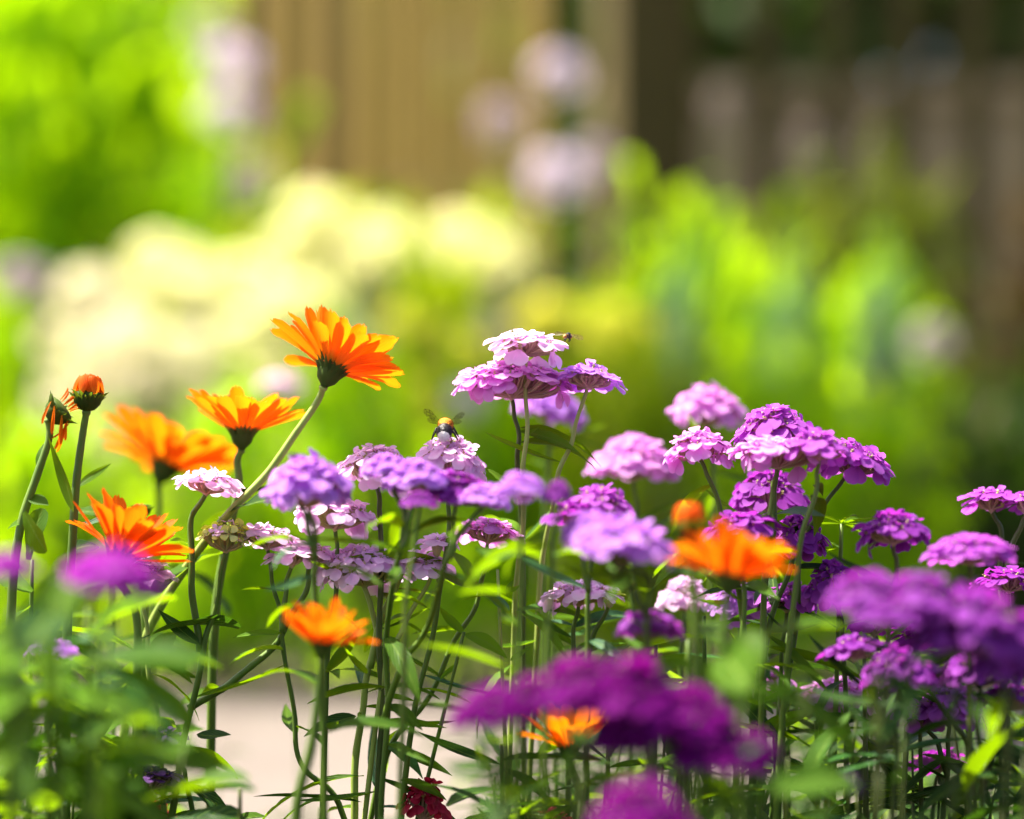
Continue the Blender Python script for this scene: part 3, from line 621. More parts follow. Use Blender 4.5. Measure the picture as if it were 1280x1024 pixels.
# right
C('lone violet domed candytuft with hanging petals on the right', [(1116, 655, 92, 48, 'violet', 1.155, 0, 2, [(1119, 700), (1112, 800), (1100, 930)])], 4, 'dark', 'dark')
C('purple magenta candytuft highest near the right edge', [(1240, 621, 72, 26, 'magenta', 1.23, 4, 4, [(1249, 660), (1252, 740)]), (1284, 625, 52, 28, 'magenta', 1.22, 4, 2, [(1270, 670), (1254, 740)])], 4, 'dark', 'dark')
C('flat violet candytuft in front of the right edge pair', [(1214, 682, 116, 32, 'magenta', 1.12, 0, 3, [(1215, 740), (1212, 850)])], 4, 'dark', 'dark')
C('dark violet candytuft at the right edge under the flat one', [(1262, 722, 84, 36, 'violet', 1.2, 4, 0, [(1262, 790), (1258, 900)])], 5, 'dark', 'dark')
C('sharp violet candytuft partly behind dark blurred heads', [(1042, 722, 84, 60, 'violet', 1.2, -4, 0, [(1054, 790), (1056, 900)])], 5, 'dark', 'dark')
C('twin dark violet blurred heads low on the right', [(1082, 734, 112, 66, 'violet', 1.03, 0, 0, [(1092, 830), (1095, 930)]), (1152, 738, 116, 72, 'violet', 1.03, 4, 0, [(1140, 830), (1100, 960)]), (1112, 760, 100, 50, 'violet', 1.02, 4, 0, [(1110, 840), (1098, 930)])], 5, 'dark', 'dark')
C('large dark violet blurred head at right edge', [(1214, 764, 150, 78, 'violet', 1.03, 4, 0, [(1200, 860), (1190, 960)]), (1180, 790, 100, 60, 'violet', 1.03, 4, 0, [(1186, 860), (1190, 930)])], 4, 'dark', 'dark')
C('dark violet blurred head cut by the right picture edge', [(1268, 792, 110, 90, 'violet', 1.03, 0, 0, [(1262, 880), (1258, 980)]), (1252, 826, 90, 50, 'violet', 1.03, 0, 0, [(1258, 880), (1258, 940)])], 4, 'dark', 'dark')
C('magenta candytuft peeking under the twin dark heads', [(1150, 792, 72, 34, 'hot', 1.2, 0, 0, [(1140, 850), (1130, 950)]), (1092, 776, 60, 30, 'hot', 1.19, -4, 0, [(1116, 840), (1134, 900)])], 5, 'dark', 'dark')
C('violet candytuft below the twin dark heads', [(1122, 828, 90, 44, 'violet', 1.12, 0, 0, [(1120, 900), (1118, 990)]), (1066, 806, 74, 36, 'violet', 1.14, -6, 0, [(1096, 880), (1116, 930)])], 5, 'dark', 'dark')
C('violet candytuft below the large dark head', [(1225, 828, 100, 40, 'violet', 1.13, 0, 0, [(1222, 900), (1228, 990)]), (1262, 868, 84, 40, 'violet', 1.14, 4, 0, [(1244, 930), (1228, 990)]), (1156, 842, 76, 36, 'violet', 1.15, -4, 0, [(1190, 900), (1222, 950)])], 5, 'dark', 'dark')
C('sharp hot magenta candytuft lowest of the right cluster', [(1188, 872, 92, 52, 'magenta', 1.2, 4, 0, [(1186, 930), (1180, 1010)]), (1150, 888, 60, 34, 'magenta', 1.2, -8, 0, [(1172, 930), (1184, 970)])], 4, 'dark', 'dark')
C('bright magenta petals near the path at lower right', [(1172, 948, 74, 26, 'hot', 1.24, -4, 2, [(1166, 1000)])], 4, 'dark', 'dark')
C('pink candytuft low among dark leaves, first of two beside path', [(968, 846, 40, 34, 'pink', 1.25, 0, 0, [(975, 900)])], 5, 'dark', 'dark')
C('pink candytuft low among dark leaves, wider of two beside path', [(1048, 860, 96, 38, 'pink', 1.24, 0, 2, [(1040, 930)])], 6, 'dark', 'dark')
# deep purple heads close to the lens
C('deep purple blurred head leftmost of the purple bank close up', [(616, 876, 116, 46, 'purple', .98, -4, 0, [(630, 950), (628, 1015)]), (664, 862, 84, 40, 'purple', .98, 0, 0, [(650, 940), (632, 990)])], 4, 'dark', 'dark')
C('deep purple blurred heads with drooping front petals, purple bank middle', [(722, 846, 130, 56, 'purple', .98, 0, 0, [(722, 950), (700, 1020)]), (772, 914, 84, 54, 'purple', .98, 0, 0, [(748, 970), (720, 1050)])], 4, 'mid', 'dark')
C('largest deep purple blurred dome of the close purple bank', [(784, 852, 156, 76, 'purple', .98, 4, 0, [(800, 940), (806, 1015)]), (800, 888, 120, 60, 'purple', .98, 4, 0, [(802, 940), (806, 990)])], 4, 'mid', 'dark')
C('deep purple blurred head right of the largest purple dome', [(868, 884, 124, 62, 'purple', .98, 10, 0, [(862, 950), (850, 1015)]), (838, 906, 80, 46, 'purple', .98, 10, 0, [(848, 960), (850, 1000)])], 4, 'mid', 'dark')
C('low wide deep purple head on the right end of the purple bank', [(900, 928, 140, 54, 'purple', .98, 4, 0, [(930, 1000), (936, 1060)]), (944, 926, 70, 36, 'purple', .98, 4, 0, [(936, 980), (934, 1030)])], 4, 'mid', 'mid')
C('deep purple dome at the bottom picture edge', [(798, 1008, 150, 76, 'purple', .93, 0, 0, [(790, 1090)])], 3, 'mid', 'mid')
C('dusky blurred head above a broad diagonal leaf at lower right', [(1048, 972, 62, 22, 'dusk', 1.02, 8, 4, [(1032, 1010)])], 3, 'dark', 'dark')
C('crimson red flower cluster at the bottom, next to straight stems', [(530, 996, 66, 58, 'crimson', 1.2, 4, 4, [(534, 1060)])], 4, 'dark', 'dark', [(500, 975, 560, 1002, 10, 1.19, 'mid')])
C('dark crimson blurred cluster at the bottom near the forked stem', [(192, 1012, 60, 44, 'crimson', 1.26, 0, 0, [(196, 1060)])], 4, 'dark', 'dark')
C('small dark red tuft at the bottom under purple bank', [(694, 1020, 26, 24, 'crimson', 1.2, 0, 0, [(695, 1060)])], 3, 'dark', 'dark')

# ------------------------------------------------------------------ calendula (orange)
def ray_mb(L, Wd, curl, fold, seed):
    rng = random.Random(seed); b = MB(); rows = []; vs = []
    prof = [(0, .30), (.12, .46), (.3, .72), (.5, .90), (.7, 1.0), (.86, .96), (.95, .80), (1.0, .58)]
    nv = 6
    for t, f in prof:
        x = L * t; row = []
        for j in range(nv + 1):
            s = (j - nv/2) / (nv/2); w = Wd / 2 * f
            tip = L * .035 * math.cos(s * 7.5) * (1 if t > .99 else .3 if t > .9 else 0)
            row.append(Vector((x + tip - (.05 * L * s * s if t > .9 else 0), s * w, curl * L * t * t + fold * w * s * s + .012 * L * math.cos(s * 9) * .25)))
        rows.append(row); vs.append(t)
    b.grid(rows, (vs, [j / nv for j in range(nv + 1)])); return b.mesh('petal')
RAY_T = [ray_mb(1, .30, .06, .30, 1), ray_mb(1, .27, -.14, .4, 2), ray_mb(1, .33, .10, .22, 3), ray_mb(1, .29, -.22, .3, 4), ray_mb(1, .26, -.05, .55, 5)]
BUD_T = [ray_mb(1, .75, .42, .35, 6), ray_mb(1, .62, .50, .30, 7), ray_mb(1, .70, .36, .45, 8)]
def calyx_mesh(rng, s=1.0, bracts=20):
    b = MB()
    b.lathe([(.0017*s, -.0105*s), (.0021*s, -.0094*s), (.0034*s, -.0080*s), (.0052*s, -.0062*s), (.0062*s, -.0034*s), (.0064*s, .0002*s), (.0001, .001*s)], 20, 0, 10, .04)
    lf = leaf_mb(1, .21, .35, .3, 6, 1, 'lance')
    for k in range(bracts):
        a = 6.283 * k / bracts + rng.uniform(-.08, .08); r = .0046 * s; o_ = rng.uniform(.45, .8)
        d = Vector((math.cos(a) * o_, math.sin(a) * o_, 1))
        b.add(lf, frame(Vector((math.cos(a) * r, math.sin(a) * r, -.0068 * s)), Vector((-math.cos(a), -math.sin(a), .4)), d, rng.uniform(.0105, .0165) * s))
    return b.mesh('calyx')
CALG = 'orange calendula flowers'
def cal_base(way, D, p0):
    lx, ly = way[-1][0], way[-1][1]; ld = way[-1][2] if len(way[-1]) > 2 else D
    g = GROUND_PY(ld); bx = at(lx + (lx - (way[-2][0] if len(way) > 1 else p0)) * .3, g, ld); bx.z = 0; return bx
def stem_of(t, base, top, way, D, rng, r=.0018, m='mid'):
    P = [top] + [at(q[0], q[1], q[2] if len(q) > 2 else D) for q in way] + [base + Vector((0, 0, -.006))]
    P = spline([q - base for q in P], 8); n = len(P)
    b = MB(); b.tube(P, [r * (1.15 if k < 2 else .85 + .5 * k / n) for k in range(n)], 10, 0, True, .04, rng); inst('stem', b.mesh('stem'), t, None, [STEM[m]])
    return P
def calendula(label, px, py, D, L, cup, phi, tau, way, col='orange', n=19, jit=.10, leaves=4, hero=(), stem='mid', rows=2, open_=1.0, missing=()):
    """px, py: the top of the calyx"""
    rng = random.Random(px * 3 + py); base = cal_base(way, D, px); ax = axis(phi, tau); org = at(px, py, D)
    t = thing('calendula', label, 'flower', base, CALG)
    s = L / .034
    F = frame(org - base, ax, Vector((1, 0, 0)))
    d = MB(); d.lathe([(.0078*s, .0004), (.0072*s, .003*s), (.005*s, .0048*s), (.0001, .0054*s)], 18, 0, 9, .05)
    ho = inst('flower_head', d.mesh('flower_head'), t, F, [DISC])
    inst('calyx', calyx_mesh(rng, s), ho, None, [SEPAL])
    tot = n * rows
    for k in range(tot):
        row = k % rows
        a = 6.283 * k / tot + rng.uniform(-.08, .08)
        if any(lo < (math.degrees(a) % 360) < hi for lo, hi in missing): continue
        el = R(cup + row * 7 + rng.uniform(-6, 6) ) + rng.gauss(0, jit) * .6
        ln = L * rng.uniform(.86, 1.08) * (1 - .10 * row)
        dr = Vector((math.cos(a) * math.cos(el), math.sin(a) * math.cos(el), math.sin(el)))
        nz = Vector((-math.cos(a) * math.sin(el), -math.sin(a) * math.sin(el), math.cos(el))) + rand_dir(rng) * .22
        p = Vector((math.cos(a), math.sin(a), 0)) * (.0068 - .0015 * row) * s + Vector((0, 0, .0006 + .0009 * row))
        inst('petal', rng.choice(RAY_T), ho, frame(p, nz, dr, (ln, ln * rng.uniform(.85, 1.1), ln)), [RAY[col]])
    P = stem_of(t, base, org - ax * .0102 * s, way, D, rng, .0018, stem)
    for k in range(leaves):
        q = P[int(rng.uniform(.45, .9) * (len(P) - 1))] + base; a = rng.uniform(0, 6.28)
        put_leaf(t, base, q, Vector((math.cos(a), math.sin(a), rng.uniform(.2, .9))), rng.uniform(.045, .07), rng, LEAF[rng.choice(['mid', 'dark', 'mid'])], SPOON_T)
    for Lf in hero: px_leaf(t, base, Lf, rng)
    return t
calendula('tallest orange calendula on a long leaning pale stem', 414, 462, 1.20, .0325, 32, 22, 20, [(398, 500), (370, 541), (334, 592), (288, 640), (236, 705, 1.22), (190, 780, 1.24), (160, 880, 1.26)], 'orange', 18, .05, hero=[(312, 622, 372, 626, 10, 1.21, 'lime')], stem='pale', leaves=2)
calendula('upright orange calendula with dark calyx left of the tallest one', 303, 541, 1.245, .0300, 36, 2, 10, [(297, 575), (299, 605), (288, 660), (270, 760)], 'orange', 17, leaves=3)
calendula('large soft orange calendula tilting right, behind a pale pink candytuft', 206, 584, 1.36, .0370, 24, 20, 16, [(198, 640), (190, 760)], 'orange', 18, leaves=4)
calendula('open deep orange calendula with narrow raised petals above magenta blur', 150, 695, 1.17, .0315, 44, 22, 10, [(168, 760), (172, 860)], 'deep', 14, .3, leaves=5)
calendula('small ragged orange calendula with one petal standing up', 403, 808, 1.09, .0208, 42, 2, 10, [(400, 850), (390, 930), (372, 1010)], 'deep', 13, .35, leaves=0, stem='mid')
calendula('blurred vivid orange calendula among the violet candytuft', 912, 724, 1.05, .0262, 36, 10, 10, [(906, 780), (905, 880)], 'deep', 15, .3, leaves=4)
calendula('orange calendula showing through the deep purple bank', 712, 934, 1.15, .0250, 38, 0, -4, [(724, 990), (718, 1040)], 'orange', 12, .2, leaves=3)
def bud(label, px, py, D, r, way, phi=0, hero=(), wilted=False, green=False, stem='mid'):
    rng = random.Random(px * 5 + py); base = cal_base(way, D, px); org = at(px, py, D); ax = axis(phi, 2)
    t = thing('calendula_bud', label, 'flower bud', base, CALG)
    F = frame(org - base, ax)
    b = MB(); q = r
    b.lathe([(.15*q, -.95*q), (.42*q, -.88*q), (.74*q, -.52*q), (.86*q, -.05*q), (.80*q, .16*q), (.5*q, .25*q), (.0001, .28*q)], 20, 0, 10, .04)
    lf = leaf_mb(1, .30, .55, .35, 6, 1, 'lance')
    for k in range(22):
        a = 6.283 * k / 22 + rng.uniform(-.1, .1); lo = k % 2
        b.add(lf, frame(Vector((math.cos(a), math.sin(a), 0)) * (.70 if lo else .58) * q + Vector((0, 0, (-.60 if lo else -.76) * q)), Vector((-math.cos(a), -math.sin(a), .35)), Vector((math.cos(a) * .55, math.sin(a) * .55, 1)), q * rng.uniform(.85, 1.15)))
    ho = inst('flower_head', b.mesh('flower_head'), t, F, [SEPAL])
    if not green:
        for k in range(26 if not wilted else 9):
            a = rng.uniform(0, 6.28); rr = q * rng.uniform(.35, .92)
            if wilted:
                p = Vector((math.cos(a) * q * .95, math.sin(a) * q * .95, -.05 * q)); dr = Vector((math.cos(a) * .35, math.sin(a) * .35, -1)); ln = q * rng.uniform(1.3, 2.2); wd = .45
                if phi: 
                    w = F.to_3x3().inverted() @ Vector((rng.uniform(-.15, .15), 0, -1)); dr = w
                nz = Vector((math.cos(a), math.sin(a), .2))
            else:
                rr = q * (.93, .72, .45)[k % 3]; a = k * 2.4
                p = Vector((math.cos(a) * rr, math.sin(a) * rr, .05 * q)); dr = Vector((math.cos(a) * .10, math.sin(a) * .10, 1)); ln = q * rng.uniform(1.0, 1.12) * (1, 1.05, 1.0)[k % 3]; wd = 1.0
                nz = Vector((-math.cos(a), -math.sin(a), .1))
            inst('petal', rng.choice(RAY_T if wilted else BUD_T), ho, frame(p, nz, dr, (ln, ln * wd, ln)), [RAY['deep']])
        if wilted:
            for k in range(12):
                a = rng.uniform(0, 6.28); p = Vector((math.cos(a) * .5 * q, math.sin(a) * .5 * q, .35 * q))
                inst('petal', rng.choice(RAY_T), ho, frame(p, Vector((-math.cos(a), -math.sin(a), .2)), Vector((math.cos(a) * .3, math.sin(a) * .3, 1)), (q * .8, q * .6, q * .8)), [RAY['deep']])
    stem_of(t, base, org - ax * .93 * q, way, D, rng, .0018, stem)
    for Lf in hero: px_leaf(t, base, Lf, rng)
bud('round orange bud in a green cup on an upright stem', 110, 494, 1.20, mm(21, 1.2), [(104, 540), (96, 600), (90, 690), (84, 800)], 4,
    [(97, 610, 132, 560, 16, 1.21, 'mid'), (93, 640, 150, 610, 18, 1.215, 'mid'), (92, 640, 55, 545, 18, 1.19, 'mid'), (90, 660, 160, 605, 12, 1.2, 'blue'), (88, 690, 120, 650, 20, 1.22, 'dark')])
bud('wilted nodding calendula bud with thin drooping petals', 76, 512, 1.20, mm(21, 1.2), [(62, 545), (48, 590), (28, 650), (16, 730)], 52, [(50, 592, 48, 540, 10, 1.2, 'mid'), (32, 650, 8, 660, 14, 1.2, 'lime'), (30, 640, 62, 690, 26, 1.18, 'mid'), (36, 620, 60, 640, 22, 1.2, 'mid')], True)
bud('small pale green unopened bud behind the open deep orange calendula', 178, 634, 1.25, mm(13, 1.25), [(182, 690), (180, 800)], 0, (), False, True)
bud('small orange bud just above the blurred vivid orange calendula', 862, 656, 1.06, mm(22, 1.06), [(866, 720), (872, 830)], -4)

# ------------------------------------------------------------------ leafy plants without flowers
def leafy(label, px, D, top, way_dx, specs, seed, stem='mid', n=0, lv=('mid', 'lime'), Lr=(.05, .09), T=None, name='leafy_shoot', cat='plant', r=.0017, group=None, span=(.05, .75)):
    rng = random.Random(seed); g = GROUND_PY(D); base = at(px + way_dx, g, D); base.z = 0
    t = thing(name, label, cat, base, group)
    P = spline([at(px, top, D) - base, at(px + way_dx * .4, (top * 2 + g) / 3, D) - base, at(px + way_dx * .8, (top + 2*g) / 3, D) - base, Vector((0, 0, -.005))], 8)
    b = MB(); b.tube(P, [r * (.5 + .8 * k / len(P)) for k in range(len(P))], 8, 0, True, .05, rng); inst('stem', b.mesh('stem'), t, None, [STEM[stem]])
    for k in range(n):
        f = rng.uniform(*span); q = P[int(f * (len(P) - 1))] + base; a = rng.uniform(0, 6.28)
        put_leaf(t, base, q, Vector((math.cos(a), math.sin(a) * .7, rng.uniform(-.1, .9))), rng.uniform(*Lr), rng, LEAF[rng.choice(lv)], T)
    for Lf in specs: px_leaf(t, base, Lf, rng)
    return t
leafy('bright slender shoot with thin lit leaves right of crossing stems', 622, 1.2, 712, 26, [(630, 742, 587, 700, 13, 1.2, 'lime'), (637, 763, 608, 740, 14, 1.19, 'blue'), (634, 742, 652, 728, 8, 1.2, 'lime'), (638, 826, 662, 815, 10, 1.2, 'lime'), (634, 745, 640, 722, 6, 1.2, 'lime')], 1, 'pale', r=.0013)
leafy('slanting shoot whose paired leaves reach toward the bright slender shoot', 580, 1.2, 790, -130, [(580, 792, 548, 757, 14, 1.2, 'lime'), (581, 793, 634, 832, 16, 1.2, 'lime'), (550, 850, 575, 846, 9, 1.2, 'lime')], 2, 'mid', r=.0014)
leafy('dark shoot with one long bowed leaf over the pale path', 627, 1.18, 930, 5, [(626, 956, 527, 897, 12, 1.19, 'dark'), (628, 962, 700, 1010, 12, 1.2, 'dark')], 3, 'dark', 2, ('dark',))
LG = 'leafy stems without flowers in the near bed'
leafy('broad leaved plant in focus behind the forked candytuft stem', 170, 1.23, 800, 6, [(128, 885, 207, 828, 44, 1.23, 'lime', .03), (120, 925, 212, 882, 46, 1.22, 'lime', .03), (190, 820, 216, 784, 20, 1.2, 'lime'), (150, 960, 205, 900, 40, 1.24, 'mid', .02), (225, 880, 258, 850, 40, 1.26, 'mid')], 4, 'mid', 5, T=SPOON_T, name='leafy_plant', group=LG)
leafy('blurred broad leaved plant closest to the lens at lower left', 70, .99, 720, 10, [(60, 860, 100, 720, 60, .97, 'mid', .02), (70, 960, 190, 860, 74, .99, 'mid', .03), (40, 900, -20, 820, 70, .99, 'dark', .02), (90, 1010, 230, 950, 70, 1.0, 'mid', .03)], 5, 'mid', 26, ('mid', 'lime', 'dark'), (.05, .08), SPOON_T, 'leafy_plant', group=LG)
leafy('blurred leafy plant in the left bottom corner', 15, 1.02, 760, -10, [(10, 1010, 60, 930, 60, 1.02, 'dark', .02)], 6, 'mid', 24, ('mid', 'lime', 'dark'), (.05, .08), SPOON_T, 'leafy_plant', group=LG)
leafy('soft leafy plant under the magenta blur, left of broad leaved plant', 110, 1.06, 760, 0, [(115, 800, 75, 760, 30, 1.05, 'blue'), (108, 860, 150, 800, 34, 1.07, 'lime')], 7, 'mid', 22, ('mid', 'lime'), (.04, .07), SPOON_T, 'leafy_plant', group=LG)
leafy('leafy plant with dark blades along the bottom, left of straight stems', 300, 1.13, 985, 0, [(330, 1030, 245, 1000, 40, 1.13, 'dark', -.03), (360, 1030, 455, 1006, 34, 1.12, 'dark', -.03), (300, 1024, 232, 1012, 30, 1.13, 'mid', -.02)], 88, 'dark', 4, ('dark', 'mid'), (.04, .06), SPOON_T, 'leafy_plant', group=LG)
leafy('shoot with one tall upright blurred leaf right of the purple bank', 926, 1.02, 900, 4, [(926, 905, 932, 780, 52, 1.02, 'mid', .01), (930, 960, 880, 830, 40, 1.06, 'lime', .02)], 9, 'mid', 4, ('mid', 'lime'), (.05, .07), SPOON_T, 'leafy_plant', group=LG)
leafy('shoot with a broad diagonal blurred leaf at lower right', 930, .98, 1000, -10, [(925, 1014, 1070, 944, 64, .98, 'mid', .02), (930, 1010, 850, 985, 46, .97, 'mid', .02)], 10, 'mid', 3, ('mid', 'dark'), (.05, .07), SPOON_T, 'leafy_plant', group=LG)
leafy('leafy plant with lime leaves under the blurred vivid orange flower', 880, 1.2, 770, 6, [(950, 912, 1022, 892, 24, 1.18, 'lime', .01), (948, 880, 1000, 866, 16, 1.18, 'mid')], 11, 'mid', 12, ('lime', 'mid'), (.035, .06), SPOON_T, 'leafy_plant', group=LG)
leafy('leafy plant with pale lit leaves right of the tiny pale candytuft', 690, 1.3, 760, 10, [(700, 788, 790, 776, 12, 1.28, 'lime'), (690, 772, 740, 766, 12, 1.28, 'lime')], 12, 'mid', 12, ('lime', 'mid'), (.03, .055), None, 'leafy_plant', group=LG)
leafy('leafy plant with small bright leaves above the purple bank', 820, 1.22, 780, -6, [], 13, 'mid', 16, ('lime', 'mid', 'mid'), (.03, .055), SPOON_T, 'leafy_plant', group=LG)
leafy('feathery green seed stalk right of the slanting magenta candytuft', 1052, 1.22, 655, -20, [], 14, 'mid', 16, ('lime', 'mid'), (.012, .022), None, 'leafy_shoot', group=LG, span=(0, .12))
leafy('dark narrow leaved shoot between lone violet and sharp violet candytuft', 1080, 1.2, 800, 6, [], 15, 'dark', 14, ('dark', 'mid'), (.04, .07), None, 'leafy_shoot', group=LG)
leafy('dark narrow leaved shoot below the wider low pink candytuft', 1020, 1.22, 880, 6, [(1000, 920, 950, 905, 12, 1.2, 'dark'), (1010, 900, 1090, 905, 12, 1.2, 'dark')], 16, 'dark', 12, ('dark', 'mid'), (.04, .07), None, 'leafy_shoot', group=LG)
leafy('dark narrow leaved shoot under the lowest sharp magenta candytuft', 1150, 1.2, 900, 6, [(1140, 990, 1230, 975, 14, 1.2, 'dark'), (1150, 960, 1090, 930, 14, 1.2, 'mid')], 17, 'dark', 12, ('dark', 'mid', 'blue'), (.04, .07), None, 'leafy_shoot', group=LG)
leafy('dark leafy shoot at the bottom right corner', 1250, 1.18, 900, 6, [(1240, 1000, 1290, 940, 30, 1.16, 'dark')], 18, 'dark', 12, ('dark', 'mid'), (.04, .07), SPOON_T, 'leafy_shoot', group=LG)
leafy('leafy shoot below the purple bank, behind its stems', 760, 1.2, 930, 0, [(760, 960, 820, 940, 12, 1.2, 'mid'), (750, 980, 690, 960, 12, 1.2, 'dark')], 19, 'dark', 12, ('dark', 'mid'), (.03, .06), None, 'leafy_shoot', group=LG)
leafy('leafy shoot at the bottom right of the purple bank', 850, 1.16, 950, 0, [(850, 990, 800, 950, 14, 1.16, 'mid')], 20, 'dark', 12, ('dark', 'mid'), (.03, .06), None, 'leafy_shoot', group=LG)
leafy('leafy stem with curled leaves behind the wilted bud', 40, 1.22, 700, -8, [(36, 700, 60, 640, 26, 1.2, 'mid'), (40, 740, 5, 700, 26, 1.2, 'lime')], 21, 'mid', 10, ('mid', 'lime'), (.035, .06), SPOON_T, 'leafy_plant', group=LG)
leafy('leafy stem behind the open deep orange calendula', 140, 1.3, 660, 4, [], 22, 'mid', 12, ('lime', 'mid'), (.035, .06), SPOON_T, 'leafy_plant', group=LG)

leafy('blurred leafy plant at the lower left, between the two closest ones', 120, 1.05, 800, 8, [(120, 930, 60, 850, 60, 1.05, 'mid', .02), (124, 960, 200, 930, 64, 1.06, 'lime', .02)], 23, 'mid', 18, ('mid', 'lime', 'mid'), (.05, .075), SPOON_T, 'leafy_plant', group=LG)
leafy('soft dark leafy plant left of the broad leaved plant in focus', 60, 1.10, 830, 0, [], 24, 'mid', 28, ('mid', 'dark', 'mid'), (.045, .07), SPOON_T, 'leafy_plant', group=LG)
leafy('leafy plant between the deep purple bank and the vivid orange flower', 860, 1.12, 800, 0, [], 25, 'mid', 16, ('mid', 'lime'), (.035, .06), SPOON_T, 'leafy_plant', group=LG)
leafy('leafy plant at the foot of the crowning magenta candytuft', 985, 1.26, 790, 0, [], 26, 'mid', 16, ('mid', 'lime', 'dark'), (.035, .06), SPOON_T, 'leafy_plant', group=LG)
leafy('leafy plant behind the twin dark violet blurred heads', 1090, 1.3, 780, 0, [], 27, 'mid', 16, ('mid', 'dark'), (.035, .06), SPOON_T, 'leafy_plant', group=LG)
leafy('leafy plant behind the large dark violet blurred head', 1210, 1.3, 780, 0, [], 28, 'mid', 16, ('mid', 'dark'), (.035, .06), SPOON_T, 'leafy_plant', group=LG)
def undergrowth():
    rng = random.Random(77); b = MB(); T = [leaf_mb(1, .16, .6, .12, 5, 1, 'lance', 0, .5), leaf_mb(1, .13, -.4, .12, 5, 1, 'lance', 0, -.6), leaf_mb(1, .3, .7, .1, 6, 1, 'spoon')]
    for k in range(330):
        D = rng.uniform(1.0, 1.75)
        z = rng.random()
        px = rng.uniform(-120, 230) if z < .27 else rng.uniform(640, 1420) if z < .93 else rng.uniform(240, 640)
        top = rng.uniform(860, 1040) if px < 240 or px > 950 else rng.uniform(900, 1060) if px > 640 else rng.uniform(1000, 1150)
        g = GROUND_PY(D); a = at(px, g, D); e = at(px + rng.uniform(-70, 70), top, D + rng.uniform(-.04, .04)); m = a.lerp(e, .5) + rand_dir(rng) * .015
        P = spline([a, m, e], 5); b.tube(P, [.0013, .0013, .0012, .0012, .0011, .001, .001, .0009, .0008, .0007, .0006], 5, 1)
        for q in range(rng.randint(5, 9)):
            p = P[rng.randint(3, 10)]; an = rng.uniform(0, 6.28); d = Vector((math.cos(an), math.sin(an), rng.uniform(-.2, .9)))
            b.add(rng.choice(T), frame(p, Vector((0, 0, 1)) + rand_dir(rng) * .6, d, rng.uniform(.022, .05)), rng.choice((0, 0, 2)))
    o = inst('undergrowth', b.mesh('undergrowth', 3), None, None, [LEAF['dark'], STEM['dark'], LEAF['mid']])
    o['kind'] = 'stuff'; o['label'] = 'tangle of thin dark green stems and small leaves at the foot of the flowers'; o['category'] = 'undergrowth'
undergrowth()

# ------------------------------------------------------------------ insects
def insect_mat(name, c, rough=.6): return solid(name, c, tuple(x * .7 for x in c), 900, rough, .3)
IM = {'black': insect_mat('insect_black', (.012, .010, .010), .45), 'yellow': insect_mat('insect_yellow', (.62, .26, .02), .8), 'white': insect_mat('insect_white', (.78, .74, .68), .8), 'amber': insect_mat('insect_amber', (.45, .20, .04), .5)}
def wing_mat():
    m, t, out, N, L = nodes('wing'); v = N('ShaderNodeTexVoronoi'); v.feature = 'DISTANCE_TO_EDGE'; v.inputs['Scale'].default_value = 5
    uv = N('ShaderNodeUVMap'); L(uv.outputs[0], v.inputs['Vector'])
    p = N('ShaderNodeBsdfPrincipled'); p.inputs['Roughness'].default_value = .25
    L(mixc(N, L, val(N, 'LESS_THAN', L, v.outputs[0], .05), (.10, .055, .018), (.02, .01, .004)), p.inputs['Base Color'])
    tr = N('ShaderNodeBsdfTransparent'); mx = N('ShaderNodeMixShader'); L(val(N, 'MAXIMUM', L, val(N, 'MULTIPLY', L, val(N, 'LESS_THAN', L, v.outputs[0], .07), .8), .26), mx.inputs[0]); p.inputs['Specular IOR Level'].default_value = .05
    L(tr.outputs[0], mx.inputs[1]); L(p.outputs[0], mx.inputs[2]); L(mx.outputs[0], out.inputs[0]); return m
WING = wing_mat()
